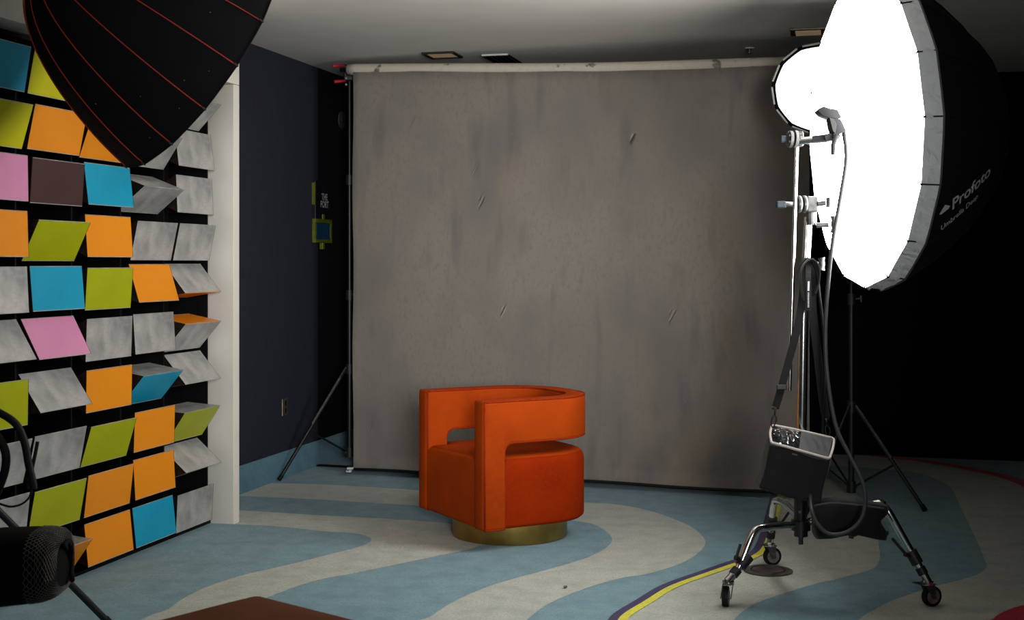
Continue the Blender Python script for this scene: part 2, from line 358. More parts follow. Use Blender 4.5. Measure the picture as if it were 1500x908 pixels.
# ------------------------------------------------------------------ the turning prisms
SS = .187; RR = SS/math.sqrt(3); D0 = SS/(2*math.sqrt(3)); PW = .367
def panel_mesh(i):
    bm = B()
    box(bm, (-PW/2, -D0, -SS/2+.001), (PW/2, -D0+.004, SS/2-.001), .0008, 1)
    bmesh.ops.rotate(bm, cent=(0, 0, 0), matrix=Matrix.Rotation(i*2*PI/3, 3, 'X'), verts=bm.verts)
    bmesh.ops.recalc_face_normals(bm, faces=bm.faces)
    me = bpy.data.meshes.new('face_panel'); bm.to_mesh(me); bm.free(); me.materials.append(None); return me
pmesh = [panel_mesh(i) for i in range(3)]
def plain_mesh(bm, m, name):
    bmesh.ops.recalc_face_normals(bm, faces=bm.faces)
    me = bpy.data.meshes.new(name); bm.to_mesh(me); bm.free(); me.materials.append(M[m]); return me
def tri(x0, x1, sc, bm):
    pts = [(x0, -RR*sc*math.cos(a), RR*sc*math.sin(a)) for a in (PI/3, -PI/3, PI)]
    prism(bm, pts, (x1-x0, 0, 0)); return bm
end_me = [plain_mesh(tri(s*(PW/2+.0012)-.0012, s*(PW/2+.0012)+.0012, .992, B()), 'edge', 'end_plate') for s in (-1, 1)]
bm = B(); cyl(bm, (-PITCH/2+.006, 0, 0), (PITCH/2-.012, 0, 0), .007, seg=10); axle_me = plain_mesh(bm, 'black', 'axle')
# (column, row from the bottom): face colour, turn in degrees (+ = upper edge out), colour of the upper / lower neighbour face
CELLS = {
 (0, 9): ('blue', 10), (0, 8): ('yellow', 17), (0, 7): ('pink', -1), (0, 6): ('orange', -2), (0, 5): ('silver', -3), (0, 4): ('silver', -31), (0, 3): ('green', 1), (0, 2): ('silver', 14), (0, 1): ('silver', 7), (0, 0): ('silver', 4),
 (1, 9): ('yellow', 11), (1, 8): ('orange', 12), (1, 7): ('brown', 4), (1, 6): ('green', 26), (1, 5): ('blue', -5), (1, 4): ('pink', -28), (1, 3): ('silver', -34), (1, 2): ('silver', 11), (1, 1): ('green', 11), (1, 0): ('orange', 36, 'silver'),
 (2, 9): ('orange', 9), (2, 8): ('orange', 20), (2, 7): ('blue', -7), (2, 6): ('orange', -4), (2, 5): ('green', 4), (2, 4): ('silver', 2), (2, 3): ('orange', 1), (2, 2): ('green', 17), (2, 1): ('orange', 7), (2, 0): ('orange', -6),
 (3, 9): ('silver', 12), (3, 8): ('silver', 34), (3, 7): ('silver', 51, 'silver'), (3, 6): ('silver', 12), (3, 5): ('orange', -17), (3, 4): ('silver', -4), (3, 3): ('blue', 40, 'silver'), (3, 2): ('orange', 2), (3, 1): ('orange', -3.5), (3, 0): ('blue', -6.5),
 (4, 9): ('silver', 44), (4, 8): ('silver', -7), (4, 7): ('silver', -2.5), (4, 6): ('silver', 12), (4, 5): ('silver', -39, 'silver', 'orange'), (4, 4): ('silver', 41, 'orange'), (4, 3): ('silver', -40), (4, 2): ('green', 34, 'silver'), (4, 1): ('silver', -49), (4, 0): ('silver', 3)}
CN = {'blue': 'bright blue', 'yellow': 'yellow', 'pink': 'pink', 'orange': 'orange', 'silver': 'smudged silver', 'green': 'lime green', 'brown': 'dark brown'}
COLN = ['leftmost column', 'second column', 'middle column', 'fourth column', 'column beside white post']
ROWN = ['bottom row', 'second row up', 'third row up', 'fourth row up', 'fifth row up', 'sixth row up', 'seventh row up', 'eighth row up', 'second row from the top', 'top row']
for (ci, ri), v in sorted(CELLS.items()):
    colr, phi = v[0], v[1]
    top = v[2] if len(v) > 2 else 'silver'; low = v[3] if len(v) > 3 else 'silver'
    st = 'upright' if abs(phi) < 8 else ('tipped top-out' if phi > 0 else 'tipped bottom-out')
    loc = WL(tcol(ci), -.028, .131 + .2233*ri)
    loc += U*(.03*N.x*0)
    r = thing('rotating_block', f'{CN[colr]} block {st}, {COLN[ci]}, {ROWN[ri]}', 'wall block', loc, (math.radians(phi), 0, ROTW), 'coloured turning blocks of the display wall')
    for k, cc in enumerate((colr, low, top)):
        p = bpy.data.objects.new('face_panel', pmesh[k]); col.objects.link(p); p.parent = r
        p.material_slots[0].link = 'OBJECT'; p.material_slots[0].material = M[cc]
        if cc != colr and k != 0: p['label'] = f'{CN[cc]} face'
    for k in range(2):
        p = bpy.data.objects.new('end_plate', end_me[k]); col.objects.link(p); p.parent = r
    p = bpy.data.objects.new('axle', axle_me); col.objects.link(p); p.parent = r

# ------------------------------------------------------------------ the armchair
W2, L, RC, TH = .3575, .69, .29, .098
ZB, ZT, ZA = .10, .706, .502
ch = thing('armchair', 'orange velvet tub armchair with open arms on a round brass plinth', 'armchair', (-.011, 6.605, 0.005), (0, 0, math.radians(29)))
XF = -.34
def dpath(inset, s_step=None):
    """near arm front -> back -> far arm front, outline inset from the outside; returns points with outward normals"""
    r = RC-inset; hw = W2-inset; out = []
    for d in (0, .004, .012, .03, .06, .085, .106, .116, .1162, .117, .121, .130, .142, .158, .18, .24, .32, L-RC): out.append((XF+d, -hw, 0, -1, d))
    for k in range(1, 15):
        a = -PI/2 + k/15*PI/2; out.append((XF+L-RC+r*math.cos(a), -(W2-RC)+r*math.sin(a), math.cos(a), math.sin(a), 9))
    for k in range(0, 6): out.append((XF+L-inset, -(W2-RC)+k/5*2*(W2-RC), 1, 0, 9))
    half = [(x, -y, nx, -ny, d) for (x, y, nx, ny, d) in out[:32]]
    return out + half[::-1]
def zlow(d):
    if d < .1165: return ZB
    x = d-.1162; rr = .046
    if x >= rr: return ZA
    return ZA - rr + math.sqrt(max(0, rr*rr-(rr-x)**2))
mid = dpath(0)
bm = B(); rings = []; rc = .016
def sect(x, y, nx, ny, zl, zt, shrink=0):
    pts = []
    for (cx_, cz_, a0) in ((-rc, zt-rc, 0), (-(TH-rc), zt-rc, PI/2), (-(TH-rc), zl+rc, PI), (-rc, zl+rc, 3*PI/2)):
        for k in range(4):
            a = a0 + k/3*PI/2; pts.append((cx_+rc*math.cos(a), cz_+rc*math.sin(a)))
    out = []
    for (o_, z) in pts:
        if shrink: o_ = -TH/2 + (o_+TH/2)*(1-shrink*2/TH); zm = (zl+zt)/2; z = zm + (z-zm)*(1-2*shrink/(zt-zl))
        out.append(Vector((x+nx*o_, y+ny*o_, z)))
    return out
for (x, y, nx, ny, d) in mid:
    sh = {0: .016, .004: .008, .012: .002}.get(d, 0)
    rings.append([bm.verts.new(p) for p in sect(x, y, nx, ny, zlow(d), ZT, sh)])
for a, b in zip(rings, rings[1:]):
    n = len(a)
    for k in range(n): bm.faces.new((a[k], a[(k+1) % n], b[(k+1) % n], b[k]))
bm.faces.new(rings[0][::-1]); bm.faces.new(rings[-1])
obj('arm_and_back_band', bm, 'velvet', ch, False, autos=.7)
# piping along its edges
def pl(o_, z_of, rng=None):
    return [Vector((x+nx*o_, y+ny*o_, z_of(d))) for (x, y, nx, ny, d) in mid if d > .01]
bm = B()
tube(bm, pl(-.004, lambda d: ZT-.004), .0046, 6); tube(bm, pl(-TH+.004, lambda d: ZT-.004), .0046, 6)
tube(bm, pl(-.004, lambda d: zlow(d)+.004), .0042, 6); tube(bm, pl(-TH+.004, lambda d: zlow(d)+.004), .0042, 6)
for sg in (-1, 1):
    for o_ in (.004, TH-.004):
        y = sg*(W2-o_); cyl(bm, (XF+.012, y, ZB+.005), (XF+.012, y, ZT-.005), .0046, seg=6)
    pass
obj('piping', bm, 'piping', ch, False, smooth=True)
# seat body between the posts and, behind them, out to full width
def seat_outline():
    o = [(XF+.006, -(W2-TH-.001)), (XF+.118, -(W2-TH-.001)), (XF+.120, -(W2-.004)), (XF+.25, -(W2-.004)), (XF+L-RC, -(W2-.004))]
    r = RC-.006
    for k in range(1, 13):
        a = -PI/2+k/13*PI/2; o.append((XF+L-RC+r*math.cos(a), -(W2-RC)+r*math.sin(a)))
    o.append((XF+L-.006, -(W2-RC))); h = [(x, -y) for x, y in o]
    return o + h[::-1]
so = seat_outline()
def inset_loop(o, dlt):
    n = len(o); out = []
    for i in range(n):
        p0, p1, p2 = Vector(o[i-1]), Vector(o[i]), Vector(o[(i+1) % n])
        a = (p1-p0).normalized(); b = (p2-p1).normalized()
        na = Vector((-a.y, a.x)); nb = Vector((-b.y, b.x)); m_ = (na+nb)
        m_ = m_/max(.25, m_.dot(na)) if m_.length > 1e-6 else na
        if m_.length > 1.6: m_ = m_.normalized()*1.6
        q = p1 + m_*dlt; out.append(q)
    return out
bm = B(); rings = []
for (dl, z) in ((.03, ZB), (.012, ZB+.004), (.003, ZB+.012), (0, ZB+.024), (0, .20), (0, .30), (0, .385), (.003, .403), (.010, .418), (.020, .428), (.036, .434)):
    rings.append([bm.verts.new((p[0], p[1], z)) for p in inset_loop(so, dl)])
base_top = inset_loop(so, .036)
for sc in (.85, .65, .4, .15):
    cx_ = XF+.35
    rings.append([bm.verts.new((cx_+(p[0]-cx_)*sc, p[1]*sc, .434+.014*(1-sc**2))) for p in base_top])
for a, b in zip(rings, rings[1:]):
    n = len(a)
    for k in range(n): bm.faces.new((a[k], a[(k+1) % n], b[(k+1) % n], b[k]))
bm.faces.new(rings[0][::-1]); bm.faces.new(rings[-1])
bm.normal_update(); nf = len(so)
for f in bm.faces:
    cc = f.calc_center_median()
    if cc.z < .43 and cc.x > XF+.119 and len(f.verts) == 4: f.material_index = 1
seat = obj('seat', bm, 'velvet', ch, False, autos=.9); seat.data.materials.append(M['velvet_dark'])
bm = B()
for sg in (-1, 1):
    tube(bm, [(XF+.1175, sg*(W2-.001), ZB+.01), (XF+.1175, sg*(W2-.001), ZA-.05)], .0022, 6)
obj('seam', bm, 'piping', seat, False)
bm = B(); lathe(bm, [(.285, 0), (.287, .003), (.287, .098), (.280, .10)], (0, 0, 0), (0, 0, 1), 64)
obj('plinth', bm, 'brass', ch, False, autos=.6)

# ------------------------------------------------------------------ the painted backdrop on its roll
BD = Vector((.9497, -.3130, 0)); BN = Vector((.3130, .9497, 0))      # along it / behind it
BO = Vector((-1.007, 8.47, 0)); BLEN = 2.86
def rollz(t): return 2.586 - .034*t + .003*math.sin(t*3.0) + (.006*(t-1.3)**2)
bdp = thing('photo_backdrop', 'mottled grey painted canvas backdrop hanging from its roll behind the armchair', 'backdrop', BO + BD*1.4)
bm = B(); NX, NZ = 60, 26; g = []
for i in range(NX+1):
    t = BLEN*i/NX; rowv = []
    for j in range(NZ+1):
        z = .045 + .004*math.sin(t*5) + (rollz(t)-.02-.045)*j/NZ
        e = (1-j/NZ)
        off = .006*math.sin(t*4.1+1) + .004*math.sin(t*9+z*1.5)*e + .010*max(0, e-.93)*14*(.5+.5*math.sin(t*3.3))
        tt = t + (.004*math.sin(z*6) if i == 0 else 0)
        rowv.append(bm.verts.new(BO + BD*tt + BN*(off-.036) + UP*z))
    g.append(rowv)
for i in range(NX):
    for j in range(NZ): bm.faces.new((g[i][j], g[i+1][j], g[i+1][j+1], g[i][j+1]))
bmesh.ops.solidify(bm, geom=bm.faces, thickness=.0015)
obj('canvas', bm, 'canvas', bdp, smooth=True)
bm = B(); tube(bm, [BO+BD*(-.045+.06*k)+UP*rollz(-.045+.06*k) for k in range(52)], .037, 24)
obj('roll', bm, 'canvas_back', bdp, smooth=True)
bm = B(); tube(bm, [BO+BD*(-.10+.08*k)+UP*rollz(-.10+.08*k) for k in range(42)], .016, 12)
obj('crossbar', bm, 'black', bdp, smooth=True)
bm = B(); tube(bm, [BO+BD*(.01+.1*k)+UP*(.040+.004*math.sin((.01+.1*k)*5))+BN*(-.036+.006*math.sin((.01+.1*k)*4.1+1)) for k in range(29)], .009, 8)
obj('bottom_hem', bm, 'blackrubber', bdp, smooth=True)
def clip(p, name, label):
    t = thing(name, label, 'clamp', p)
    bm = B(); box(bm, (-.035, -.02, 0.0), (.0, .02, .014), .004); box(bm, (-.03, -.016, .018), (.012, .016, .03), .004); obj('jaw', bm, 'pale', t, False)
    bm = B(); cyl(bm, (-.02, -.03, .016), (-.02, .03, .016), .006, seg=8); obj('spring', bm, 'chrome', t, False)
clip(BO+BD*.0+UP*.024+BN*(-.05), 'spring_clamp', 'small pale clamp pinching the bottom left corner of the backdrop')

def light_stand(name, label, pole, ztop, zleg, zlow_, feet, rleg=.011, knobs=(), group=None, r0=.0165):
    t = thing(name, label, 'light stand', Vector((pole.x, pole.y, 0)), (0, 0, 0), group)
    px, py = pole.x, pole.y
    bm = B(); cyl(bm, (px, py, zlow_-.03), (px, py, 1.15), r0); obj('pole', bm, 'black', t, autos=.6)
    bm = B(); cyl(bm, (px, py, 1.15), (px, py, 1.9), r0*.8); obj('pole', bm, 'black', t, autos=.6)
    bm = B(); cyl(bm, (px, py, 1.9), (px, py, ztop), r0*.62); obj('pole', bm, 'black', t, autos=.6)
    for z in (zleg, zlow_, 1.15, 1.9):
        bm = B(); cyl(bm, (px, py, z-.035), (px, py, z+.03), r0*1.6); k = obj('collar', bm, 'plastic', t, autos=.6)
        if z > 1:
            bm = B(); cyl(bm, (px+r0, py-.01, z), (px+r0+.035, py-.012, z+.004), .007, seg=10)
            box(bm, (px+r0+.03, py-.018, z-.018), (px+r0+.042, py-.006, z+.022), .004); obj('knob', bm, 'cast', k)
    for fx, fy in feet:
        top = Vector((px, py, zleg)); ft = Vector((fx, fy, .012)); d = Vector((fx-px, fy-py, 0)).normalized()
        a = top + d*.03
        bm = B(); cyl(bm, a, ft, rleg, rleg, 12); lg = obj('leg', bm, 'black', t, autos=.6)
        bm = B(); cyl(bm, a+(ft-a)*.52+UP*.002, a+UP*.002, rleg*.6, rleg*.6, 10)
        bmesh.ops.translate(bm, vec=Vector((0, -rleg*.8, rleg*.7)), verts=bm.verts); obj('leg_tube', bm, 'cast', lg, autos=.6)
        bm = B(); dd = (ft-a).normalized(); cyl(bm, ft-dd*.03, ft+dd*.004, rleg*1.25, seg=12); obj('rubber_foot', bm, 'blackrubber', lg, autos=.6)
        bm = B(); m_ = a+(ft-a)*.57; cyl(bm, m_, Vector((px, py, zlow_))+d*.02, rleg*.6, seg=8)
        for q in (m_, Vector((px, py, zlow_))+d*.03): cyl(bm, q+Vector((0, -.012, 0)), q+Vector((0, .012, 0)), .006, seg=8)
        obj('brace', bm, 'black', t, autos=.6)
    return t
pl_ = PX(512, 540, 8.62); 
lsl = light_stand('backdrop_stand', 'black tripod stand at the left end of the backdrop, leg against blue baseboard', pl_, 2.62, .668, .125, [(-1.445, 8.205), (pl_.x+.12, 9.18), (pl_.x+.36, 8.66)], group='stands holding the backdrop')
pr_ = PX(1247, 595, 7.55)
lsr = light_stand('backdrop_stand', 'black tripod stand right of the backdrop in the dark, behind the wheeled stand', pr_, 2.52, .538, .08, [(2.249, 7.194), (pr_.x-.10, 8.08), (pr_.x-.36, 7.10)], group='stands holding the backdrop')
# end clamps with red handles on the left stand
tp = Vector((pl_.x, pl_.y, 2.56))
t = thing('pipe_clamp', 'red handled clamp fixing the backdrop roll to the left stand top', 'clamp', tp)
bm = B(); box(bm, (tp.x-.03, tp.y-.06, tp.z-.02), (tp.x+.03, tp.y+.02, tp.z+.085), .006); obj('body', bm, 'plastic', t)
for q in ((-.10, .10), (-.09, -.002)):
    bm = B(); cyl(bm, tp+Vector((-.02, -.05, q[1]-.02)), tp+Vector((q[0], -.08, q[1]-.03)), .008, .011, 10); obj('handle', bm, 'redplastic', t)
bm = B(); tube(bm, [tp+Vector((-.03, -.07, .085)), tp+Vector((.01, -.07, .075)), tp+Vector((.03, -.07, .07))], .006, 8); obj('lever', bm, 'chrome', t)
for dz in (-.01, -.05):
    bm = B(); cyl(bm, tp+Vector((-.012, -.065, dz)), tp+Vector((-.012, -.08, dz)), .007, seg=10); obj('bolt', bm, 'chrome', t)

# ------------------------------------------------------------------ wall and ceiling fittings
def wall_frame(t, z, n=-WB+.0015):
    return WL(t, n, z), (0, 0, ROTW)
def tK(x, d=3.25+WB):        # wall distance t for a pixel column on the navy wall
    Y = F*d/.967/(1260-x); return (Y-P0.y)/.967
# sign, its colours lowered to paint in the shade on that wall
t0, t1 = tK(450), tK(475); zc = H + (385-300)/F*8.82
loc, rot = wall_frame((t0+t1)/2, 1.46)
sg = thing('wall_sign', 'small black wall sign reading THE FORT above a lime and blue plaque', 'sign', loc, rot)
w_ = t1-t0
def zpx(y): return H+(385-y)/F*8.83 - 1.46
def sb(x0, x1, y0, y1, d0, d1, bev=0): bm = B(); return box(bm, (x0*w_/2, -d1, zpx(y1)), (x1*w_/2, -d0, zpx(y0)), bev)
obj('board', sb(-.9, .9, 265, 321, 0, .02, .002), 'signblack', sg, False)
obj('board_edge', sb(-1.0, -.93, 268, 300, 0, .021), 'signlime', sg, False, label='lime edge strip')
bm = B()
for (x, y0, y1) in ((-.0, 313, 324), (-.0, 352, 365)): box(bm, (x*w_-.018, -.026, zpx(y1)), (x*w_+.018, 0, zpx(y0)), .004)
box(bm, (-w_/2, -.026, zpx(326)), (w_/2, -.002, zpx(320.5)), .002); box(bm, (-w_/2, -.026, zpx(355.5)), (w_/2, -.002, zpx(350.5)), .002)
prism(bm, [(-w_/2, -.002, zpx(326)), (-w_*.42, -.002, zpx(331)), (-w_*.42, -.002, zpx(345)), (-w_/2, -.002, zpx(351))], (0, -.022, 0))
prism(bm, [(w_/2, -.002, zpx(326)), (w_*.42, -.002, zpx(331)), (w_*.42, -.002, zpx(345)), (w_/2, -.002, zpx(351))], (0, -.022, 0))
obj('plaque_frame', bm, 'signlime', sg, False)
bm = B(); box(bm, (-w_*.41, -.02, zpx(350.5)), (w_*.41, -.004, zpx(326)), .001); obj('plaque_panel', bm, 'signblue', sg, False)
def text_bm(body, size, align='CENTER', bold=0.0, shear=0):
    cu = bpy.data.curves.new('txt', 'FONT'); cu.body = body; cu.size = size; cu.align_x = align; cu.offset = bold; cu.shear = shear; cu.resolution_u = 3
    o = bpy.data.objects.new('txt', cu); col.objects.link(o); dg = bpy.context.evaluated_depsgraph_get()
    me = bpy.data.meshes.new_from_object(o.evaluated_get(dg)); bm = B(); bm.from_mesh(me)
    bpy.data.objects.remove(o); bpy.data.curves.remove(cu); bpy.data.meshes.remove(me); return bm
for body, y in (('THE', 292), ('FORT', 303)):
    bm = text_bm(body, .062, bold=.0015)
    bmesh.ops.scale(bm, vec=(.9, 1, 1), verts=bm.verts)
    bmesh.ops.transform(bm, matrix=Matrix.Translation((0.02, -.022, zpx(y))) @ Matrix.Rotation(PI/2, 4, 'X'), verts=bm.verts)
    obj('lettering', bm, 'signwhite', sg, False, label=f'white letters {body}')
# thermostat-like dial, a pale unit coloured dark grey for the wall's shade
loc, rot = wall_frame(tK(493.5), 2.36)
dl = thing('wall_dial', 'small round pale wall unit high on the dark wall left of backdrop', 'wall unit', loc, rot)
bm = B(); lathe(bm, [(.058, 0), (.062, .003), (.060, .007), (.05, .009)], (0, 0, 0), (0, -1, 0), 32); obj('body', bm, 'greycloth', dl, False, autos=.6)
bm = B(); lathe(bm, [(.02, .009), (.018, .02), (.0, .022)], (0, 0, 0), (0, -1, 0), 20); obj('knob', bm, 'greyplastic', dl, False, autos=.6)
# power outlet
loc, rot = wall_frame(tK(409), .445)
ol = thing('wall_outlet', 'brushed metal outlet plate low on the navy wall', 'outlet', loc, rot)
bm = B(); box(bm, (-.04, -.006, -.055), (.04, 0, .055), .003); obj('plate', bm, 'steelplate', ol, False)
for dz in (-.024, .024):
    bm = B(); box(bm, (-.017, -.009, dz-.016), (.017, -.004, dz+.016), .003); obj('socket', bm, 'plastic', ol, False)
bm = B(); cyl(bm, (0, -.0095, 0), (0, -.005, 0), .003, seg=8); obj('screw', bm, 'chrome', ol, False)
# ceiling
def CL(x, y, z=CZ):
    Y = (z-H)*F/(385-y); return Vector(((x-750)/F*Y, Y, z))
pc = CL(648, 79.5)
dn = thing('downlight', 'square recessed downlight with faint warm lens in the ceiling above the backdrop', 'ceiling light', pc, (0, 0, math.radians(-14)))
bm = B()
for a0, a1, b0, b1 in ((-.105, -.085, -.11, .11), (.085, .105, -.11, .11), (-.085, .085, -.11, -.088), (-.085, .085, .088, .11)): box(bm, (a0, b0, -.012), (a1, b1, 0), .002)
obj('frame', bm, 'plastic', dn, False)
bm = B(); box(bm, (-.085, -.088, -.006), (.085, .088, -.001)); obj('lens', bm, 'warm', dn, False)
pc = CL(736, 86)
vt = thing('ceiling_vent', 'slatted ceiling vent right of the square downlight', 'vent', pc, (0, 0, math.radians(-14)))
bm = B(); box(bm, (-.085, -.20, -.010), (.085, -.185, 0), .002); obj('front_edge', bm, 'pale', vt, False)
bm = B(); box(bm, (-.085, -.185, -.004), (.085, .2, -.001)); obj('backing', bm, 'cavity', vt, False)
for k in range(5):
    bm = B(); x = -.075+.036*k; box(bm, (x-.005, -.184, -.014), (x+.005, .2, -.004), .001); obj('slat', bm, 'greyplastic' if k % 2 else 'plastic', vt, False)
pc = CL(1184, 45)
sp = thing('ceiling_fixture', 'bronze square ceiling fitting beside the big lit umbrella', 'ceiling light', pc, (0, 0, math.radians(-14)))
bm = B(); box(bm, (-.10, -.10, -.012), (.10, .10, 0), .003); obj('plate', bm, 'steelplate', sp, False)
bm = B(); box(bm, (-.07, -.07, -.016), (.07, .07, -.011), .002); obj('lens', bm, 'warm', sp, False)
pc = CL(1098, 70)
sk = thing('sprinkler', 'small ceiling sprinkler above the right end of the roll', 'sprinkler', pc)
bm = B(); lathe(bm, [(.03, 0), (.028, -.006), (.01, -.008)], (0, 0, 0), (0, 0, 1), 20); obj('rose', bm, 'pale', sk, False)
bm = B(); lathe(bm, [(.008, -.008), (.008, -.03), (.014, -.032), (.014, -.036)], (0, 0, 0), (0, 0, 1), 14); obj('nozzle', bm, 'cast', sk, False)

# ------------------------------------------------------------------ big umbrella softbox, right
nz = Vector((-.9945, -.105, -.03)).normalized()          # the way it shines
Cd = PX(1260.6, 195.8, 5.33)
Rr = .634; NR = 16
uu = nz.cross(UP).normalized(); vv = uu.cross(nz).normalized()
rimC = Cd - nz*.067
um = thing('umbrella_softbox', 'huge black umbrella softbox with glowing white diffuser, right of the backdrop', 'softbox', Cd - nz*.2)
def rimpt(C0, r, k, sub=0, S_=6, sag=.035, NRb=NR, ph=PI/2, a_=None, b_=None):
    """point round a rim, scalloped between ribs"""
    a_ = a_ or uu; b_ = b_ or vv
    th = ph + 2*PI*(k+sub/S_)/NRb
    f_ = 1 - sag*math.sin(PI*sub/S_)
    return C0 + (a_*math.cos(th)+b_*math.sin(th))*r*f_
DR = .622
bm = B(); cen = bm.verts.new(Cd + nz*.012)
prev = None; rows = []
for fr in (.5, .8, .95, 1.0):
    rows.append([bm.verts.new(rimpt(Cd + nz*(.012*(1-fr)), DR*fr, k, s, 6, .02*fr)) for k in range(NR) for s in range(6)])
n = NR*6
for k in range(n): bm.faces.new((cen, rows[0][k], rows[0][(k+1) % n]))
for a, b in zip(rows, rows[1:]):
    for k in range(n): bm.faces.new((a[k], b[k], b[(k+1) % n], a[(k+1) % n]))
obj('diffuser', bm, 'diff', um, smooth=True)
bm = B(); rows = []
rnd = random.Random(3)
for j, fr in enumerate((0, .25, .5, .75, 1.0)):
    ring = []
    for k in range(NR):
        for s in range(6):
            p = rimpt(Cd, DR, k, s, 6, .02)*(1-fr) + rimpt(rimC, Rr, k, s, 6, .014)*fr
            rad = (p-(Cd*(1-fr)+rimC*fr)).normalized()
            w_j = .016*math.sin(PI*fr)*math.sin(s*2.1+k*1.7+j*1.3) if 0 < j < 4 else 0
            ring.append(bm.verts.new(p + rad*w_j))
    rows.append(ring)
for a, b in zip(rows, rows[1:]):
    for k in range(n): bm.faces.new((a[k], b[k], b[(k+1) % n], a[(k+1) % n]))
obj('diffuser_skirt', bm, 'skirt', um, smooth=True)
bm = B(); DEP = .50; rows = []
TT = [1, .97, .9, .8, .68, .55, .4, .25, .1]
for tq in TT:
    rows.append([bm.verts.new(rimpt(rimC - nz*DEP*(1-tq**2.3), Rr*tq, k, s, 6, .014+.012*(1-tq))) for k in range(NR) for s in range(6)])
for a, b in zip(rows, rows[1:]):
    for k in range(n): bm.faces.new((a[k], a[(k+1) % n], b[(k+1) % n], b[k]))
bm.faces.new(rows[-1])
bm.normal_update(); dome_bvh = BVHTree.FromBMesh(bm)
obj('dome', bm, 'dome', um, smooth=True)
bm = B()
tube(bm, [rimpt(rimC, Rr+.002, k, s, 6, .014) for k in range(NR) for s in range(6)], .004, 6, closed=True)
obj('rim', bm, 'greycloth', um, smooth=True)
for k in range(NR):
    bm = B()
    tube(bm, [rimpt(rimC - nz*DEP*(1-tq**2.3), Rr*tq+.004, k) for tq in TT], .0035, 6)
    a = rimpt(rimC, Rr, k); b = rimpt(Cd, DR, k); cyl(bm, a, b+(b-a)*.02, .003, seg=6); tube(bm, [b-(b-Cd).normalized()*.008, b+(b-Cd).normalized()*.006], .004, 6)
    obj('rib', bm, 'dome', um, smooth=True)
bm = B(); cyl(bm, PX(1221, 200.5, 5.27), Cd + nz*.012, .004, seg=8); obj('shaft', bm, 'cast', um)
# printing on the dome
def on_dome(bm, px, py, ang, off=.006):
    """lay a flat print on the outside of the dome where the point (px,py) sees it"""
    o_ = Vector((0, 0, H)); d = (PX(px, py, 5)-o_).normalized()
    hit, nn, idx, dist = dome_bvh.ray_cast(o_, d)
    if hit is None: return False
    if nn.dot(d) > 0: nn = -nn
    x = Vector((1, 0, 0)); x = (x - nn*x.dot(nn)).normalized(); y = nn.cross(x)
    if y.z < 0: y = -y
    x = y.cross(nn); 
    ca, sa = math.cos(ang), math.sin(ang)
    for v in bm.verts:
        p = hit + x*(v.co.x*ca-v.co.y*sa) + y*(v.co.x*sa+v.co.y*ca)
        q, n2, i2, d2 = dome_bvh.find_nearest(p)
        if n2.dot(nn) < 0: n2 = -n2
        v.co = q + n2*off
    return True
bm = text_bm('Profoto', .078, 'LEFT', .0012)
bmesh.ops.subdivide_edges(bm, edges=bm.edges, cuts=1)
if on_dome(bm, 1392, 307, .24): obj('logo_lettering', bm, 'logo', um, label='grey brand lettering')
bm = text_bm('Umbrella Deep', .036, 'LEFT', .0004)
if on_dome(bm, 1376, 337, .24): obj('logo_lettering', bm, 'logo', um, label='small grey lettering')
bm = B()
pts = [(-.020, 0), (.020, 0), (.030, .008), (0, .034), (-.030, .008)]
bm.faces.new([bm.verts.new((x, y, 0)) for x, y in pts])
bm2 = B()
if on_dome(bm, 1382, 309, .24): obj('logo_emblem', bm, 'logo', um, label='grey tent-shaped emblem')
bm2.free()

# ------------------------------------------------------------------ small octagonal softbox behind it
oc = PX(1198, 130, 6.75)
on = Vector((-.30, -.95, -.06)).normalized()
ou = on.cross(UP).normalized(); ov = ou.cross(on).normalized(); OR = .232; NO = 12
ob = thing('small_softbox', 'small round softbox with black rim, glowing behind the big umbrella', 'softbox', oc - on*.1)
def orim(C0, r, k, s=0): return rimpt(C0, r, k, s, 4, .02, NO, .13, ou, ov)
bm = B(); cn = bm.verts.new(oc+on*.03); rg = [bm.verts.new(orim(oc, OR*.925, k, s)) for k in range(NO) for s in range(4)]
rg0 = [bm.verts.new(orim(oc+on*.02, OR*.6, k, s)) for k in range(NO) for s in range(4)]
n = NO*4
for k in range(n): bm.faces.new((cn, rg0[k], rg0[(k+1) % n])); bm.faces.new((rg0[k], rg[k], rg[(k+1) % n], rg0[(k+1) % n]))
obj('diffuser', bm, 'diff2', ob, smooth=True)
bm = B(); rows = [[bm.verts.new(orim(oc-on*h_, OR*r_, k, s)) for k in range(NO) for s in range(4)] for r_, h_ in ((.925, .002), (.93, -.022), (1.0, -.022), (1.005, .03), (.85, .1), (.5, .19), (.18, .23))]
for a, b in zip(rows, rows[1:]):
    for k in range(n): bm.faces.new((a[k], a[(k+1) % n], b[(k+1) % n], b[k]))
bm.faces.new(rows[-1]); obj('shell', bm, 'dome', ob, smooth=True)
for k in range(NO):
    bm = B(); a, b = orim(oc+on*.032, OR*.992, k, .5), orim(oc+on*.032, OR*.992, k, 3.5); tube(bm, [a, (a+b)/2, b], .0048, 6); obj('rim_strip', bm, 'pale', ob, label='pale strip on the black rim')
bm = B(); back = oc-on*.23; cyl(bm, back, back-on*.22, .05, seg=20); obj('flash_head', bm, 'plastic', ob, autos=.6)
bm = B(); e_ = Vector((pr_.x, pr_.y, 2.2)); tube(bm, [back-on*.12-UP*.02, back-on*.12-UP*.10, Vector((e_.x-.02, e_.y-.03, 2.18)), e_], .012, 10); obj('mounting_arm', bm, 'plastic', ob, smooth=True)

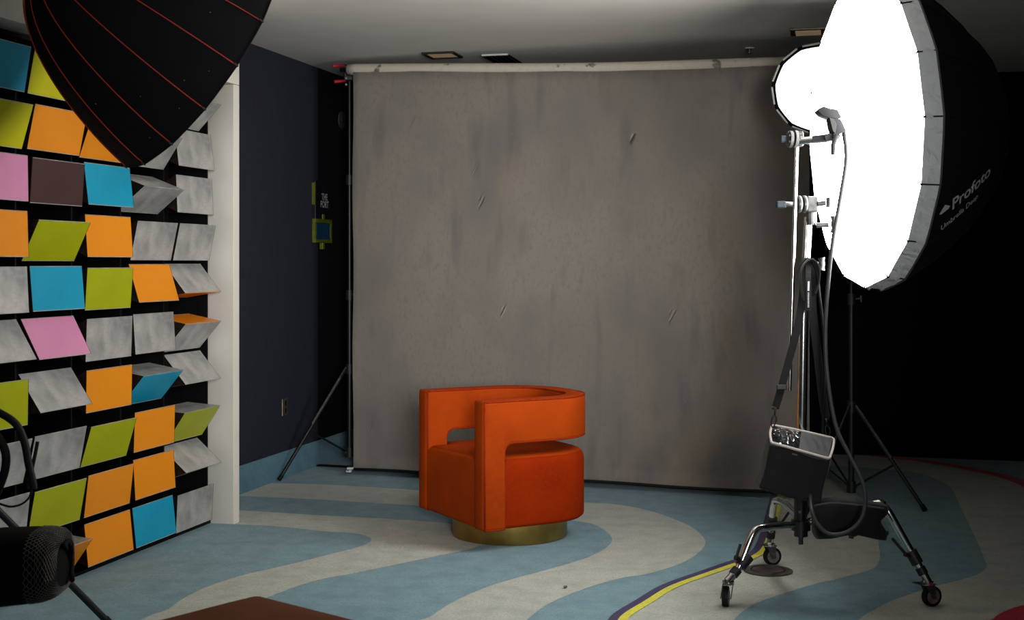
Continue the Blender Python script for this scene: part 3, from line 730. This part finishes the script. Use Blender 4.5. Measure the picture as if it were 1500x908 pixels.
# ------------------------------------------------------------------ rolling stand (three wheeled legs)
YC = 5.40
colx = PX(1173, 700, YC).x
hub = Vector((colx, YC, PX(1173, 770, YC).z))
st = thing('rolling_stand', 'chrome rolling stand on three wheeled legs, carrying the umbrella and black bags', 'light stand', Vector((colx, YC, 0)))
def pz(y, Y=YC): return PX(0, y, Y).z
bm = B(); cyl(bm, (colx, YC, pz(785)), (colx, YC, pz(690)), .028, seg=24); cyl(bm, (colx, YC, pz(797)), (colx, YC, pz(785)), .010, seg=12); cyl(bm, (colx, YC, pz(776)), (colx, YC, pz(762)), .040, seg=24); obj('base_casting', bm, 'black', st, autos=.6)
bm = B(); cyl(bm, (colx, YC, pz(700)), (colx+.012, YC, pz(440)), .021, seg=24); obj('column', bm, 'chrome', st, autos=.6)
bm = B(); cyl(bm, (colx+.012, YC, pz(440)), (colx+.030, YC, pz(318)), .0175, seg=24); obj('riser', bm, 'chrome', st, autos=.6)
bm = B(); cyl(bm, (colx+.02, YC, pz(398)), (colx+.022, YC, pz(378)), .026, seg=20); kn = obj('riser_collar', bm, 'cast', st, autos=.6)
def tknob(p, d, name='t_knob', m='cast', par=None, ln=.045, hgt=.05):
    d = Vector(d).normalized(); bm = B(); cyl(bm, p, p+d*ln*.7, .010, seg=12); e = p+d*ln
    w1 = UP*hgt/2
    tube(bm, [e-w1-d*.002, e-w1*.5, e, e+w1*.5, e+w1-d*.002], [.015, .011, .013, .011, .015], 8)
    return obj(name, bm, m, par or st, autos=.8)
tknob(Vector((colx+.04, YC, pz(388))), (1, -.3, 0.1), par=kn)
# legs
def leg(hubp, pts, wheelp, side, brk):
    bm = B(); P = catmull(pts, 6); tube(bm, P, .0155, 14); lg = obj('leg', bm, 'chrome', st, smooth=True)
    a = Vector(pts[-1]); dd = (a-Vector(pts[-2])).normalized()
    bm = B(); cyl(bm, a-dd*.13, a-dd*.075, .024, seg=16); q = a-dd*.10
    cyl(bm, q, q+brk*.05, .010, seg=10); tube(bm, [q+brk*.045-dd*.004, q+brk*.06-dd*.03, q+brk*.075-dd*.06], .006, 8); cyl(bm, a-dd*.06, a-dd*.03, .020, seg=14)
    obj('leg_clamp', bm, 'plastic', lg, autos=.7)
    cs = obj('caster', (lambda b: (cyl(b, a-dd*.045, a+dd*.005, .016, seg=16), cyl(b, Vector((a.x, a.y, .098)), Vector((a.x, a.y, .086)), .024, seg=16), b)[-1])(B()), 'chrome', st, autos=.6)
    ax = Vector(side).normalized(); wc = Vector((wheelp[0], wheelp[1], .041)); fw = ax.cross(UP).normalized()
    bm = B()
    for s_ in (-1, 1):
        o_ = ax*s_*.018
        prism(bm, [Vector((a.x, a.y, .088))+o_-fw*.02, Vector((a.x, a.y, .088))+o_+fw*.022, wc+o_+fw*.010-UP*.008, wc+o_-fw*.010-UP*.008], ax*.003*s_)
    prism(bm, [Vector((a.x, a.y, .088))-fw*.025-ax*.02, Vector((a.x, a.y, .088))-fw*.025+ax*.02, Vector((a.x, a.y, .088))+fw*.06+ax*.016+UP*.006, Vector((a.x, a.y, .088))+fw*.06-ax*.016+UP*.006], UP*.004)
    obj('fork', bm, 'cast', cs)
    bm = B(); lathe(bm, [(.030, -.012), (.040, -.011), (.041, -.006), (.041, .006), (.040, .011), (.030, .012)], wc, ax, 32); obj('wheel', bm, 'blackrubber', cs, autos=.6)
    bm = B(); lathe(bm, [(.0, -.0135), (.028, -.0135), (.030, -.010), (.030, .010), (.028, .0135), (0, .0135)], wc, ax, 24); obj('hub_disc', bm, 'wheel', cs, autos=.6)
    return lg
fA = Vector((.856, 5.23, .10)); fB = Vector((1.158, 5.93, .10)); fC = Vector((1.642, 5.22, .10))
hz_ = pz(768)
leg(hub, [Vector((colx-.02, YC-.01, hz_)), PX(1125, 772, 5.30), PX(1108, 776, 5.28), PX(1100, 788, 5.27), PX(1082, 832, 5.25), fA], (fA.x-.012, fA.y-.016), (.9, -.25, 0), Vector((-.5, -.3, .3)).normalized())
leg(hub, [Vector((colx, YC+.02, hz_+.02)), PX(1150, 738, 5.72), PX(1137, 733, 5.84), PX(1133, 742, 5.87), PX(1130, 770, 5.90), fB], (fB.x+.01, fB.y), (.25, -.95, 0), Vector((.9, -.3, .1)).normalized())
leg(hub, [Vector((colx+.02, YC-.01, hz_+.01)), PX(1280, 738, 5.29), PX(1294, 742, 5.28), PX(1303, 752, 5.27), PX(1330, 800, 5.25), fC], (fC.x+.016, fC.y), (.35, -.93, 0), Vector((-.8, -.3, .35)).normalized())
bm = B(); cyl(bm, Vector((colx-.01, YC-.03, pz(748))), PX(1140, 731, 5.75), .006, seg=8); obj('brace', bm, 'cast', st)
# grip head 1 on the column
G1 = Vector((PX(1190, 302, YC-.02).x, YC-.02, pz(301)))
bm = B(); box(bm, G1-Vector((.026, .022, .028)), G1+Vector((.020, .022, .036)), .006); gh = obj('grip_head', bm, 'cast', st)
bm = B(); cyl(bm, G1+Vector((-.002, .005, -.14+.06)), G1+Vector((-.002, .005, -.015)), .021, seg=20); obj('receiver', bm, 'cast', gh, autos=.6)
for dx in (-.036, -.058):
    bm = B(); lathe(bm, [(.026, -.008), (.034, -.007), (.036, 0), (.034, .007), (.026, .008)], G1+Vector((dx, -.004, 0.004)), (1, .15, 0), 28); obj('grip_plate', bm, 'cast', gh, autos=.5)
bm = B(); cyl(bm, G1+Vector((-.065, -.004, .002)), G1+Vector((-.115, -.012, .004)), .011, seg=12); obj('clamp_screw', bm, 'cast', gh, autos=.6)
bm = B(); box(bm, G1+Vector((-.150, -.028, -.012)), G1+Vector((-.112, .004, .016)), .005); obj('handle', bm, 'bluegrip', gh)
tknob(G1+Vector((.018, -.02, .004)), (1, -.2, .15), par=gh, hgt=.04)
tknob(G1+Vector((.012, -.02, -.082)), (1, -.2, .05), par=gh, ln=.07, hgt=.07)
# upright arm
bm = B(); cyl(bm, PX(1156.5, 572, 5.33), PX(1167.5, 196, 5.33), .0085, seg=16); obj('grip_arm', bm, 'chrome', st, autos=.6)
# grip head 2 at its top
G2 = PX(1163, 204, 5.32)
bm = B(); box(bm, G2+Vector((.010, -.028, -.030)), G2+Vector((.034, .018, .030)), .006); g2 = obj('grip_head', bm, 'cast', st)
for dx, r_ in ((-.016, .034), (.004, .036), (.020, .032)):
    bm = B(); lathe(bm, [(r_*.7, -.008), (r_, -.006), (r_, .006), (r_*.7, .008)], G2+Vector((dx, -.004, 0)), (1, .12, -.05), 26); obj('grip_plate', bm, 'cast', g2, autos=.5)
bm = B(); 
for k in range(7):
    a = 2*PI*k/7; cyl(bm, G2+Vector((-.026, -.004+.026*math.cos(a), .026*math.sin(a))), G2+Vector((-.018, -.004+.026*math.cos(a), .026*math.sin(a))), .006, seg=8)
obj('teeth', bm, 'cast', g2)
for dz in (.012, -.014):
    bm = B(); cyl(bm, G2+Vector((.022, -.034, dz)), G2+Vector((.022, -.025, dz)), .005, seg=10); obj('bolt', bm, 'plastic', g2)
bm = B(); box(bm, G2+Vector((-.055, -.016, -.012)), G2+Vector((-.032, .010, .014)), .004); obj('handle', bm, 'bluegrip', g2)
# lamp bracket in front of the diffuser
K = PX(1219, 201, 5.27)
lb = thing('lamp_bracket', 'grey tilting lamp bracket silhouetted against the glowing diffuser', 'lamp bracket', K)
bm = B(); cyl(bm, PX(1170, 207, 5.30), PX(1191, 204.5, 5.285), .015, seg=16); obj('spigot', bm, 'chrome', lb, autos=.6)
bm = B(); cyl(bm, PX(1190, 204.6, 5.285), PX(1214, 202, 5.27), .0155, .0165, 16); cyl(bm, PX(1212, 202, 5.27)-Vector((0, .03, 0)), PX(1212, 202, 5.27)+Vector((0, .03, 0)), .016, seg=18); obj('stem', bm, 'greyplastic', lb, autos=.6)
bm = B(); cyl(bm, K+Vector((.006, -.045, 0)), K+Vector((.006, .03, 0)), .014, seg=20); obj('tilt_joint', bm, 'greyplastic', lb, autos=.6)
bm = B(); tube(bm, [K+Vector((.006, -.05, .004)), PX(1220.5, 212, 5.22), PX(1220, 227, 5.22)], [.010, .009, .0085], 10); obj('tilt_lever', bm, 'greyplastic', lb, smooth=True)
def pp(x, y, Y=5.24): return PX(x, y, Y)
bm = B(); prism(bm, [pp(1198, 162), pp(1206, 155.5), pp(1217, 159), pp(1227, 161), pp(1233, 172), pp(1226, 175), pp(1214, 173), pp(1204, 168)], (0, .07, 0), .002); obj('hood', bm, 'greyplastic', lb, autos=.6)
bm = B(); prism(bm, [pp(1215, 171), pp(1226, 173), pp(1232, 175), pp(1239.5, 191), pp(1226, 199.5), pp(1221, 198), pp(1217, 185)], (0, .06, 0), .002); obj('head_body', bm, 'greyplastic', lb, autos=.6)
bm = B(); prism(bm, [pp(1215, 172, 5.232), pp(1221.5, 174, 5.232), pp(1225.5, 182, 5.232), pp(1223.5, 196, 5.232), pp(1220, 192, 5.232)], (0, .012, 0), .001); obj('vent_panel', bm, 'plastic', lb)
bm = B(); cyl(bm, pp(1222, 158, 5.28), pp(1229, 164, 5.28), .018, seg=20); obj('glass_dome', bm, 'pale', lb, autos=.7)
bm = B(); cyl(bm, pp(1235.5, 190, 5.26), pp(1237.5, 206, 5.26), .0085, .0075, 12); obj('cable_plug', bm, 'greyplastic', lb)
# cables
def cable(name, pts, r, m, label, n=8):
    bm = B(); tube(bm, catmull(pts, n), r, 10); return single(name, bm, m, label, 'cable', smooth=True)
cable('lamp_cable', [PX(1237, 203, 5.26), PX(1239, 215, 5.26), PX(1239, 240, 5.24), PX(1231, 290, 5.22), PX(1219, 360, 5.2), PX(1211, 440, 5.2), PX(1209, 500, 5.2), PX(1213, 560, 5.18), PX(1225, 625, 5.14), PX(1246, 670, 5.08), PX(1266, 715, 5.02), PX(1264, 755, 4.98), PX(1243, 778, 4.97), PX(1215, 782, 4.98), PX(1196, 765, 5.0), PX(1188, 742, 5.04), PX(1187, 715, 5.16)], .0078, 'greyrubber', 'grey cable hanging from the lamp bracket and looping under the bags')
cable('coiled_cable', [PX(1190, 383, 5.34), PX(1197, 400, 5.33), PX(1200, 430, 5.33), PX(1206, 480, 5.32), PX(1209, 540, 5.32), PX(1207, 600, 5.33), PX(1204, 650, 5.36)], .0058, 'blackrubber', 'black cable hanging down the right side of the stand column')

# ------------------------------------------------------------------ the bag on the strap
bagY = 5.16
bg = thing('equipment_bag', 'black equipment bag with clear topped grey-piped lid hanging by its strap', 'bag', PX(1165, 738, bagY))
TLf, TRf, BLf, BRf = PX(1128, 652, bagY-.05), PX(1214, 676, bagY-.05), PX(1110, 716, bagY-.06), PX(1204, 741, bagY-.06)
dback = Vector((.02, .20, 0))
TLb, TRb = PX(1129, 626, bagY+.16), PX(1221, 646, bagY+.16)
BLb, BRb = BLf+dback, BRf+dback
def blob_box(corn, nsub=3, bev=.012, puff=0.012):
    """soft box from 8 corners: front TL TR BR BL then back"""
    bm = B(); v = [bm.verts.new(p) for p in corn]
    for f_ in ((0, 1, 2, 3), (5, 4, 7, 6), (4, 0, 3, 7), (1, 5, 6, 2), (4, 5, 1, 0), (3, 2, 6, 7)): bm.faces.new([v[i] for i in f_])
    bmesh.ops.recalc_face_normals(bm, faces=bm.faces)
    bmesh.ops.bevel(bm, geom=list(bm.edges), offset=bev, segments=3, affect='EDGES', profile=.6)
    bmesh.ops.subdivide_edges(bm, edges=[e for e in bm.edges if e.calc_length() > .05], cuts=nsub, use_grid_fill=True)
    cc = sum((x.co for x in bm.verts), Vector())/len(bm.verts); rn = random.Random(7)
    for x in bm.verts:
        d = (x.co-cc); x.co += d.normalized()*puff*(math.sin(x.co.x*31)+math.sin(x.co.z*27+x.co.x*9))*.4
    return bm
bm = blob_box([TLf, TRf, BRf, BLf, TLb-UP*.004, TRb-UP*.004, BRb, BLb]); obj('body', bm, 'cloth', bg, smooth=True)
# lid: window and cloth halves with piping
def lerp(a, b, t): return a+(b-a)*t
lidn = (TRf-TLf).cross(TLb-TLf).normalized()
if lidn.z < 0: lidn = -lidn
def lidpt(u_, v_, off=.012): return lerp(lerp(TLf, TRf, u_), lerp(TLb, TRb, u_), v_) + lidn*off
def lid_sheet(u0, u1, v0, v1, bump_, off, NXs=24, NYs=14):
    bm = B(); g = [[bm.verts.new(lidpt(lerp(u0, u1, i/NXs), lerp(v0, v1, j/NYs), off + bump_*math.sin(PI*i/NXs)*math.sin(PI*j/NYs)*(1+.5*math.sin(i*.9+j*.7)))) for j in range(NYs+1)] for i in range(NXs+1)]
    for i in range(NXs):
        for j in range(NYs): bm.faces.new((g[i][j], g[i+1][j], g[i+1][j+1], g[i][j+1]))
    return bm
obj('window_panel', lid_sheet(.03, .47, .06, .94, .012, .014), 'vinyl', bg, smooth=True, label='clear crinkled vinyl window')
obj('lid_panel', lid_sheet(.47, .97, .06, .94, .006, .014), 'greycloth', bg, smooth=True, label='dark grey cloth half of the lid')
lp = [lidpt(a, b) for a, b in ((0.0, .1), (.01, .02), (.08, 0), (.5, .0), (.92, .0), (.99, .04), (1.0, .15), (1.01, .5), (1.0, .88), (.97, .98), (.9, 1.0), (.5, 1.02), (.10, 1.0), (.02, .96), (0, .85), (-.02, .45))]
bm = B(); tube(bm, catmull(lp, 4, True), .0052, 8, closed=True); obj('lid_piping', bm, 'greypiping', bg, smooth=True, label='pale grey piping')
bm = B(); ribbon(bm, [TLf+(TRf-TLf)*.36+Vector((0, -.014, -.008)), TLf+(TRf-TLf)*.45+Vector((0, -.014, -.008))], UP, .006, .003); obj('zip_pull', bm, 'chrome', bg)
# its strap, over the riser knob
top = Vector((colx+.02, YC-.035, pz(384)))
strap_l = [top+Vector((.01, 0, .012)), top+Vector((-.02, -.004, -.03)), PX(1176, 430, 5.33), PX(1168, 480, 5.31), PX(1155, 530, 5.29), PX(1145, 566, 5.27), PX(1140, 584, 5.265), PX(1136, 596, 5.26)]
bm = B(); ribbon(bm, catmull(strap_l, 5), (1, -.2, 0), .030, .004)
ps = obj('shoulder_strap', bm, 'cloth', bg)
bm = B(); ribbon(bm, catmull([top+Vector((.01, 0, .012)), top+Vector((.022, -.004, -.04)), PX(1190, 450, 5.34), PX(1198, 520, 5.34), PX(1205, 580, 5.34), PX(1210, 612, 5.34)], 5), (1, -.2, 0), .034, .004)
obj('shoulder_strap', bm, 'cloth', bg)
def hook(a, b, par):
    bm = B(); d = (b-a); box_ = []
    tube(bm, [a+Vector((-.014, 0, 0)), a+Vector((.014, 0, 0))], .004, 8)
    m1 = lerp(a, b, .35); tube(bm, [a, m1], .004, 8)
    tube(bm, catmull([m1, lerp(a, b, .55)+Vector((.010, 0, 0)), lerp(a, b, .85)+Vector((.006, 0, 0)), b, lerp(a, b, .8)+Vector((-.009, 0, 0)), lerp(a, b, .5)+Vector((-.008, 0, 0))], 4, True), .0028, 6, closed=True)
    obj('snap_hook', bm, 'black', par, smooth=True)
hook(PX(1136, 598, 5.26), PX(1132, 626, 5.27), ps); hook(PX(1210, 614, 5.34), PX(1214, 640, 5.34), bg)
bm = B(); box(bm, PX(1145, 567, 5.26)-Vector((.02, .006, .01)), PX(1145, 567, 5.26)+Vector((.02, .006, .01)), .003); obj('buckle', bm, 'plastic', ps)
# white marks of the strap print (too small to read in the photograph)
bm = B()
a, b = PX(1184.6, 412, 5.30), PX(1184.2, 426, 5.30); ribbon(bm, [a, b], (1, 0, 0), .0075, .001)
for k in range(9):
    y0 = 428.5+k*2.5; ribbon(bm, [PX(1184.2, y0, 5.30), PX(1184.2, y0+1.6, 5.30)], (1, 0, 0), .006, .001)
obj('strap_print', bm, 'signwhite', bg, label='white print on the black strap')
bm = B(); ribbon(bm, catmull([top+Vector((.006, -.004, .016)), PX(1184, 400, 5.315), PX(1184.4, 430, 5.31), PX(1184, 455, 5.31)], 4), (1, 0, 0), .022, .004); obj('strap_tag', bm, 'cloth', bg)
# strap coil over the knob
bm = B(); ribbon(bm, catmull([PX(1177, 440, 5.31), PX(1172, 405, 5.31), PX(1178, 386, 5.32), PX(1189, 380, 5.33), PX(1199, 392, 5.33), PX(1199, 412, 5.33), PX(1194, 430, 5.33)], 6), (0, -1, .1), .04, .004); obj('strap_loop', bm, 'cloth', bg)

# ------------------------------------------------------------------ black saddle bag hung over the right leg
sbY = 5.12
outl = [(1192, 736), (1230, 731), (1270, 735), (1299, 740), (1302, 750), (1290, 760), (1291, 766), (1300, 780), (1299, 792), (1284, 790), (1255, 783), (1248, 786), (1240, 784), (1215, 789), (1197, 790), (1193, 782)]
bm = B(); front = []; ctr = PX(1245, 762, sbY)
loops = []
for (sc, dy) in ((.80, -.030), (.95, -.022), (1.0, 0), (1.0, .05), (.95, .075), (.80, .085)):
    loops.append([bm.verts.new(Vector((ctr.x+(PX(x, y, sbY).x-ctr.x)*sc, sbY+dy+.006*math.sin(x*.3+y*.2), ctr.z+(PX(x, y, sbY).z-ctr.z)*sc))) for x, y in outl])
for a, b in zip(loops, loops[1:]):
    for k in range(len(a)): bm.faces.new((a[k], a[(k+1) % len(a)], b[(k+1) % len(a)], b[k]))
fa = [bm.faces.new(loops[0][::-1]), bm.faces.new(loops[-1])]; bmesh.ops.triangulate(bm, faces=fa)
sbag = thing('weight_bag', 'slumped black weight bag lying over the rolling stand leg, under the equipment bag', 'bag', PX(1245, 792, sbY))
obj('body', bm, 'cloth', sbag, smooth=True)
bm = B(); tube(bm, catmull([PX(1192, 741, sbY-.035), PX(1215, 737, sbY-.04), PX(1250, 739, sbY-.04), PX(1296, 745, sbY-.035)], 6), .004, 6); obj('seam_cord', bm, 'greycloth', sbag, smooth=True)
for xk, yk in ((1247, 785), (1298, 780)):
    bm = B(); cyl(bm, PX(xk-3, yk, sbY-.01), PX(xk+3, yk+1, sbY-.01), .009, seg=10); obj('toggle', bm, 'plastic', sbag, autos=.6)

# round worn cover in the carpet, lint
p = GND(1125, 837.5)
fc = thing('floor_cover', 'round worn dark cover plate on the carpet behind the left wheel', 'floor cover', (p.x, p.y, .0045))
bm = B(); lathe(bm, [(.0, 0), (.106, 0), (.108, .003), (.10, .006), (0, .007)], (0, 0, 0), (0, 0, 1), 40); obj('plate', bm, 'plate_dark', fc, False, autos=.5)
bm = B(); lathe(bm, [(.070, .006), (.074, .009), (.078, .006)], (0, 0, 0), (0, 0, 1), 40); obj('ring', bm, 'plastic', fc, False)
p = GND(828, 862)
bm = B(); bmesh.ops.create_icosphere(bm, subdivisions=2, radius=.009)
for v in bm.verts: v.co = v.co*(1+.35*math.sin(v.co.x*900+v.co.y*700)); v.co.z *= .5
bmesh.ops.translate(bm, vec=(p.x, p.y, .008), verts=bm.verts)
single('lint_ball', bm, 'lint', 'tiny brown scrap of lint on the pale carpet before the armchair', 'scrap')

# ------------------------------------------------------------------ foreground ottoman
oz = .45
c0 = GND(375, 866, oz); e1 = (GND(200, 908, oz)-c0).normalized(); e2 = (GND(550, 908, oz)-c0).normalized()
ot = thing('ottoman', 'brown upholstered flat-topped ottoman cut off by the bottom edge', 'ottoman', Vector((c0.x, c0.y, 0))+(e1*.45+e2*.45), (0, 0, math.atan2(e1.y, e1.x)))
bm = B(); box(bm, (-.445, -.445, .10), (.445, .445, oz-.004), .03, 4)
bmesh.ops.subdivide_edges(bm, edges=[e for e in bm.edges if e.calc_length() > .3], cuts=9, use_grid_fill=True)
for v in bm.verts:
    if v.co.z > oz-.01: v.co.z += .006*(1-(v.co.x/.445)**2)*(1-(v.co.y/.445)**2) + .0015*math.sin(v.co.x*13)
obj('cushion', bm, 'ottoman', ot, False, smooth=True)
for sx in (-1, 1):
    for sy in (-1, 1):
        bm = B(); cyl(bm, (sx*.38, sy*.38, 0.006), (sx*.38, sy*.38, .105), .018, .026, 14); obj('foot', bm, 'plastic', ot, False, autos=.6)

# ------------------------------------------------------------------ left foreground: big parabolic umbrella on a stand
CAMP = Vector((0, 0, H))
SC_ = .735
UC = CAMP + (Vector((-1.6115, 6.7577, 2.3949))-CAMP)*SC_
az, el, ph, hh, qm, qn = .947, -.5263, 4.905, .8895*SC_, 1.2269, 2.6742
LR = .65*SC_
la = Vector((math.sin(az)*math.cos(el), math.cos(az)*math.cos(el), math.sin(el)))
lu = la.cross(UP).normalized(); lv = lu.cross(la)
NL = 16
def lpt(t_, k, s_=0, S_=6, off=0, sag=.010):
    th = ph + 2*PI*(k+s_/S_)/NL
    r = LR*(1-(1-t_)**qm)**(1/qn)*(1-sag*math.sin(PI*s_/S_)) + off*math.sqrt(t_)
    return UC + (lu*math.cos(th)+lv*math.sin(th))*r - la*(hh*(1-t_) + off*(1-t_))
big = thing('parabolic_umbrella', 'big black parabolic umbrella with orange-red seams hanging at the upper left', 'softbox', UC - la*.5)
LT = [1, .985, .95, .9, .82, .72, .6, .48, .36, .25, .16, .09, .045, .02, .008, .002]
bm = B(); rows = [[bm.verts.new(lpt(t_, k, s_, 4)) for k in range(NL) for s_ in range(4)] for t_ in LT]
n = NL*4
for a, b in zip(rows, rows[1:]):
    for k in range(n): bm.faces.new((a[k], a[(k+1) % n], b[(k+1) % n], b[k]))
bm.faces.new(rows[-1])
obj('dome', bm, 'dome', big, smooth=True)
bm = B(); tube(bm, [lpt(1, k, s_, 4, .001) for k in range(NL) for s_ in range(4)], .003, 6, closed=True); obj('rim', bm, 'dome', big, smooth=True)
for k in range(NL):
    bm = B(); tube(bm, [lpt(t_, k, 0, 6, .0016) for t_ in [(j/36)**2 for j in range(1, 37)]], .0022, 6)
    s_ = obj('seam', bm, 'seam', big, smooth=True)
    bm = B(); e = lpt(1, k, 0, 6, .003); tube(bm, [e-la*.012, e+la*.004], .004, 8); obj('rib_tip', bm, 'plastic', s_)
rn = random.Random(5)
for (k, t_) in ((1.35, .72), (2.2, .83), (1.7, .9), (0.75, .9), (3.6, .75), (2.62, .9), (.3, .6)):
    bm = B(); e = lpt(t_, int(k), (k-int(k))*6, 6, .003); bmesh.ops.create_icosphere(bm, subdivisions=1, radius=.0022); bmesh.ops.translate(bm, vec=e, verts=bm.verts); obj('stud', bm, 'cast', big)
# white inner diffuser and the head at the back
bm = B(); cn = bm.verts.new(UC - la*.05); rg = [bm.verts.new(UC - la*.03 + (lpt(1, k)-UC)*.96) for k in range(NL)]
for k in range(NL): bm.faces.new((cn, rg[k], rg[(k+1) % NL]))
obj('inner_diffuser', bm, emissive('soft_lit_inner_diffuser', (1, .96, .9), 0.3), big, smooth=True)
apex = UC - la*hh
bm = B(); cyl(bm, apex+la*.02, apex-la*.30, .055, seg=24); obj('flash_head', bm, 'plastic', big, autos=.6)
sx_, sy_ = -1.90, 4.30
hd = apex-la*.16
bm = B(); tube(bm, [hd, Vector((sx_, sy_, hd.z-.03)), Vector((sx_, sy_, hd.z-.12))], .018, 12); obj('tilt_bracket', bm, 'plastic', big, smooth=True)
ls = thing('tripod_stand', 'black tripod stand leg crossing the lower left corner', 'light stand', Vector((sx_, sy_, 0)))
bm = B(); cyl(bm, (sx_, sy_, .25), (sx_, sy_, 1.4), .019); cyl(bm, (sx_, sy_, 1.4), (sx_, sy_, hd.z-.10), .014); obj('pole', bm, 'black', ls, autos=.6)
zl_ = .99; xl_ = sx_/sy_*F+750
ftx = 288
A1 = Vector((sx_, sy_, PX(0, 752+xl_*1.03, sy_).z)); foot = GND(163, 385+H*F/4.9)
for fx, fy in ((foot.x, foot.y), (sx_-.24, sy_-.25), (sx_+.28, sy_-.62)):
    bm = B(); e = Vector((fx, fy, .012)); cyl(bm, A1, e, .0125, seg=14); lg = obj('leg', bm, 'black', ls, autos=.6)
    bm = B(); dd = (e-A1).normalized(); cyl(bm, e-dd*.04, e+dd*.005, .016, seg=12); obj('rubber_foot', bm, 'blackrubber', lg)
bm = B(); cyl(bm, A1-UP*.04, A1+UP*.05, .034); obj('collar', bm, 'plastic', ls, autos=.6)
# mesh-covered bag hanging from it
QB = 4.0
mb = thing('mesh_bag', 'black bag with honeycomb mesh end hanging at the lower left edge', 'bag', PX(-20, 900, QB))
mcx0, mcx1 = PX(-160, 0, QB).x, PX(84, 0, QB).x
def mring(x, f_, dx=0):
    """closed section of the bag at x; f_ scales it"""
    zc_ = PX(0, 838+x*0, QB).z; out = []
    for k in range(28):
        a = 2*PI*k/28; ca, sa = math.cos(a), math.sin(a)
        e = 2/3.0
        yy = .13*abs(ca)**e*(1 if ca > 0 else -1)*f_; zz = .109*abs(sa)**e*(1 if sa > 0 else -1)*f_
        out.append(Vector((x, (QB+.07)+yy, zc_+zz)))
    return out
def msecs():
    xs = []
    Lx = mcx1-mcx0
    for u_, f_ in ((0, .9), (.1, 1), (.35, 1.02), (.6, 1.05), (.8, 1.02), (.9, .98), (.955, .91), (.985, .80), (1.0, .62)):
        s_ = mring(mcx0+Lx*u_, f_)
        sl = (u_-.6)*.035
        xs.append([p+UP*(sl+.0) for p in s_])
    return xs
ms = msecs()
bm = B(); rings = [[bm.verts.new(p) for p in s_] for s_ in ms]
for a, b in zip(rings, rings[1:]):
    for k in range(28): bm.faces.new((a[k], a[(k+1) % 28], b[(k+1) % 28], b[k]))
bm.faces.new(rings[0][::-1]); bm.faces.new(rings[-1]); mb_body = obj('body', bm, 'mesh', mb, smooth=True)
# honeycomb threads as real relief over the right end
def msurf(u_, k_):
    i = min(int(u_), len(ms)-2); f_ = u_-i; k0 = int(k_) % 28; k1 = (k0+1) % 28; g_ = k_-int(k_)
    p = lerp(lerp(ms[i][k0], ms[i][k1], g_), lerp(ms[i+1][k0], ms[i+1][k1], g_), f_); return p
bm = B(); ccen = Vector((mcx1-.12, (QB+.07), PX(0, 838, QB).z))
for iu in range(22):
    for ik in range(44):
        u0 = 4.3 + iu*.205; k0 = (ik + .5*(iu % 2))*28/44
        if u0+.2 > 8: continue
        for (du, dk) in ((.068, 0), (.137, .5*28/44), (.137, -.5*28/44)):
            if du == .068: a_, b_ = (u0, k0), (u0+.068, k0)
            else: a_, b_ = (u0+.068, k0), (u0+.205, k0+dk)
            p, q = msurf(a_[0], a_[1] % 28), msurf(min(b_[0], 7.99), b_[1] % 28)
            if (p-q).length < .03: tube(bm, [p+(p-ccen).normalized()*.002, q+(q-ccen).normalized()*.002], .0011, 3, cap=False)
obj('honeycomb_netting', bm, 'meshcell', mb, kind='stuff')
bm = B(); tube(bm, catmull([PX(92, 800, QB-.06), PX(100, 792, QB), PX(104, 800, QB+.08), PX(104, 830, QB+.12), PX(106, 850, QB+.08)], 5), .008, 8); obj('side_loop', bm, 'mesh', mb, smooth=True)
# straps and cords hanging above it
def cord(pts, r, label, name='hanging_strap', w=None):
    bm = B()
    if w: ribbon(bm, catmull(pts, 6), (1, 0, 0), w, .006)
    else: tube(bm, catmull(pts, 6), r, 10)
    return single(name, bm, 'blackrubber', label, 'strap', smooth=not w)
q = 3.95
cord([PX(-70, 590, q), PX(-25, 596, q), PX(2, 606, q), PX(24, 622, q), PX(36, 648, q), PX(42, 680, q), PX(48, 706, q), PX(49, 716, q)], .0115, 'thick black strap arching over the lime block at the left edge')
cord([PX(-40, 612, q-.02), PX(-14, 628, q-.02), PX(3, 650, q-.02), PX(9, 672, q-.02), PX(4, 700, q-.02), PX(-12, 735, q-.02), PX(-40, 770, q-.02)], .0125, 'black strap loop at the very left edge')
cord([PX(55, 647, q+.02), PX(51, 668, q+.02), PX(44, 700, q+.02), PX(40, 716, q+.02)], .0055, 'thin straight black cord crossing the thick strap')
cord([PX(-30, 728, q), PX(0, 738, q), PX(16, 742, q), PX(32, 738, q), PX(43, 728, q), PX(47, 714, q)], .0033, 'thin black cord sagging below the thick strap', 'thin_cord')
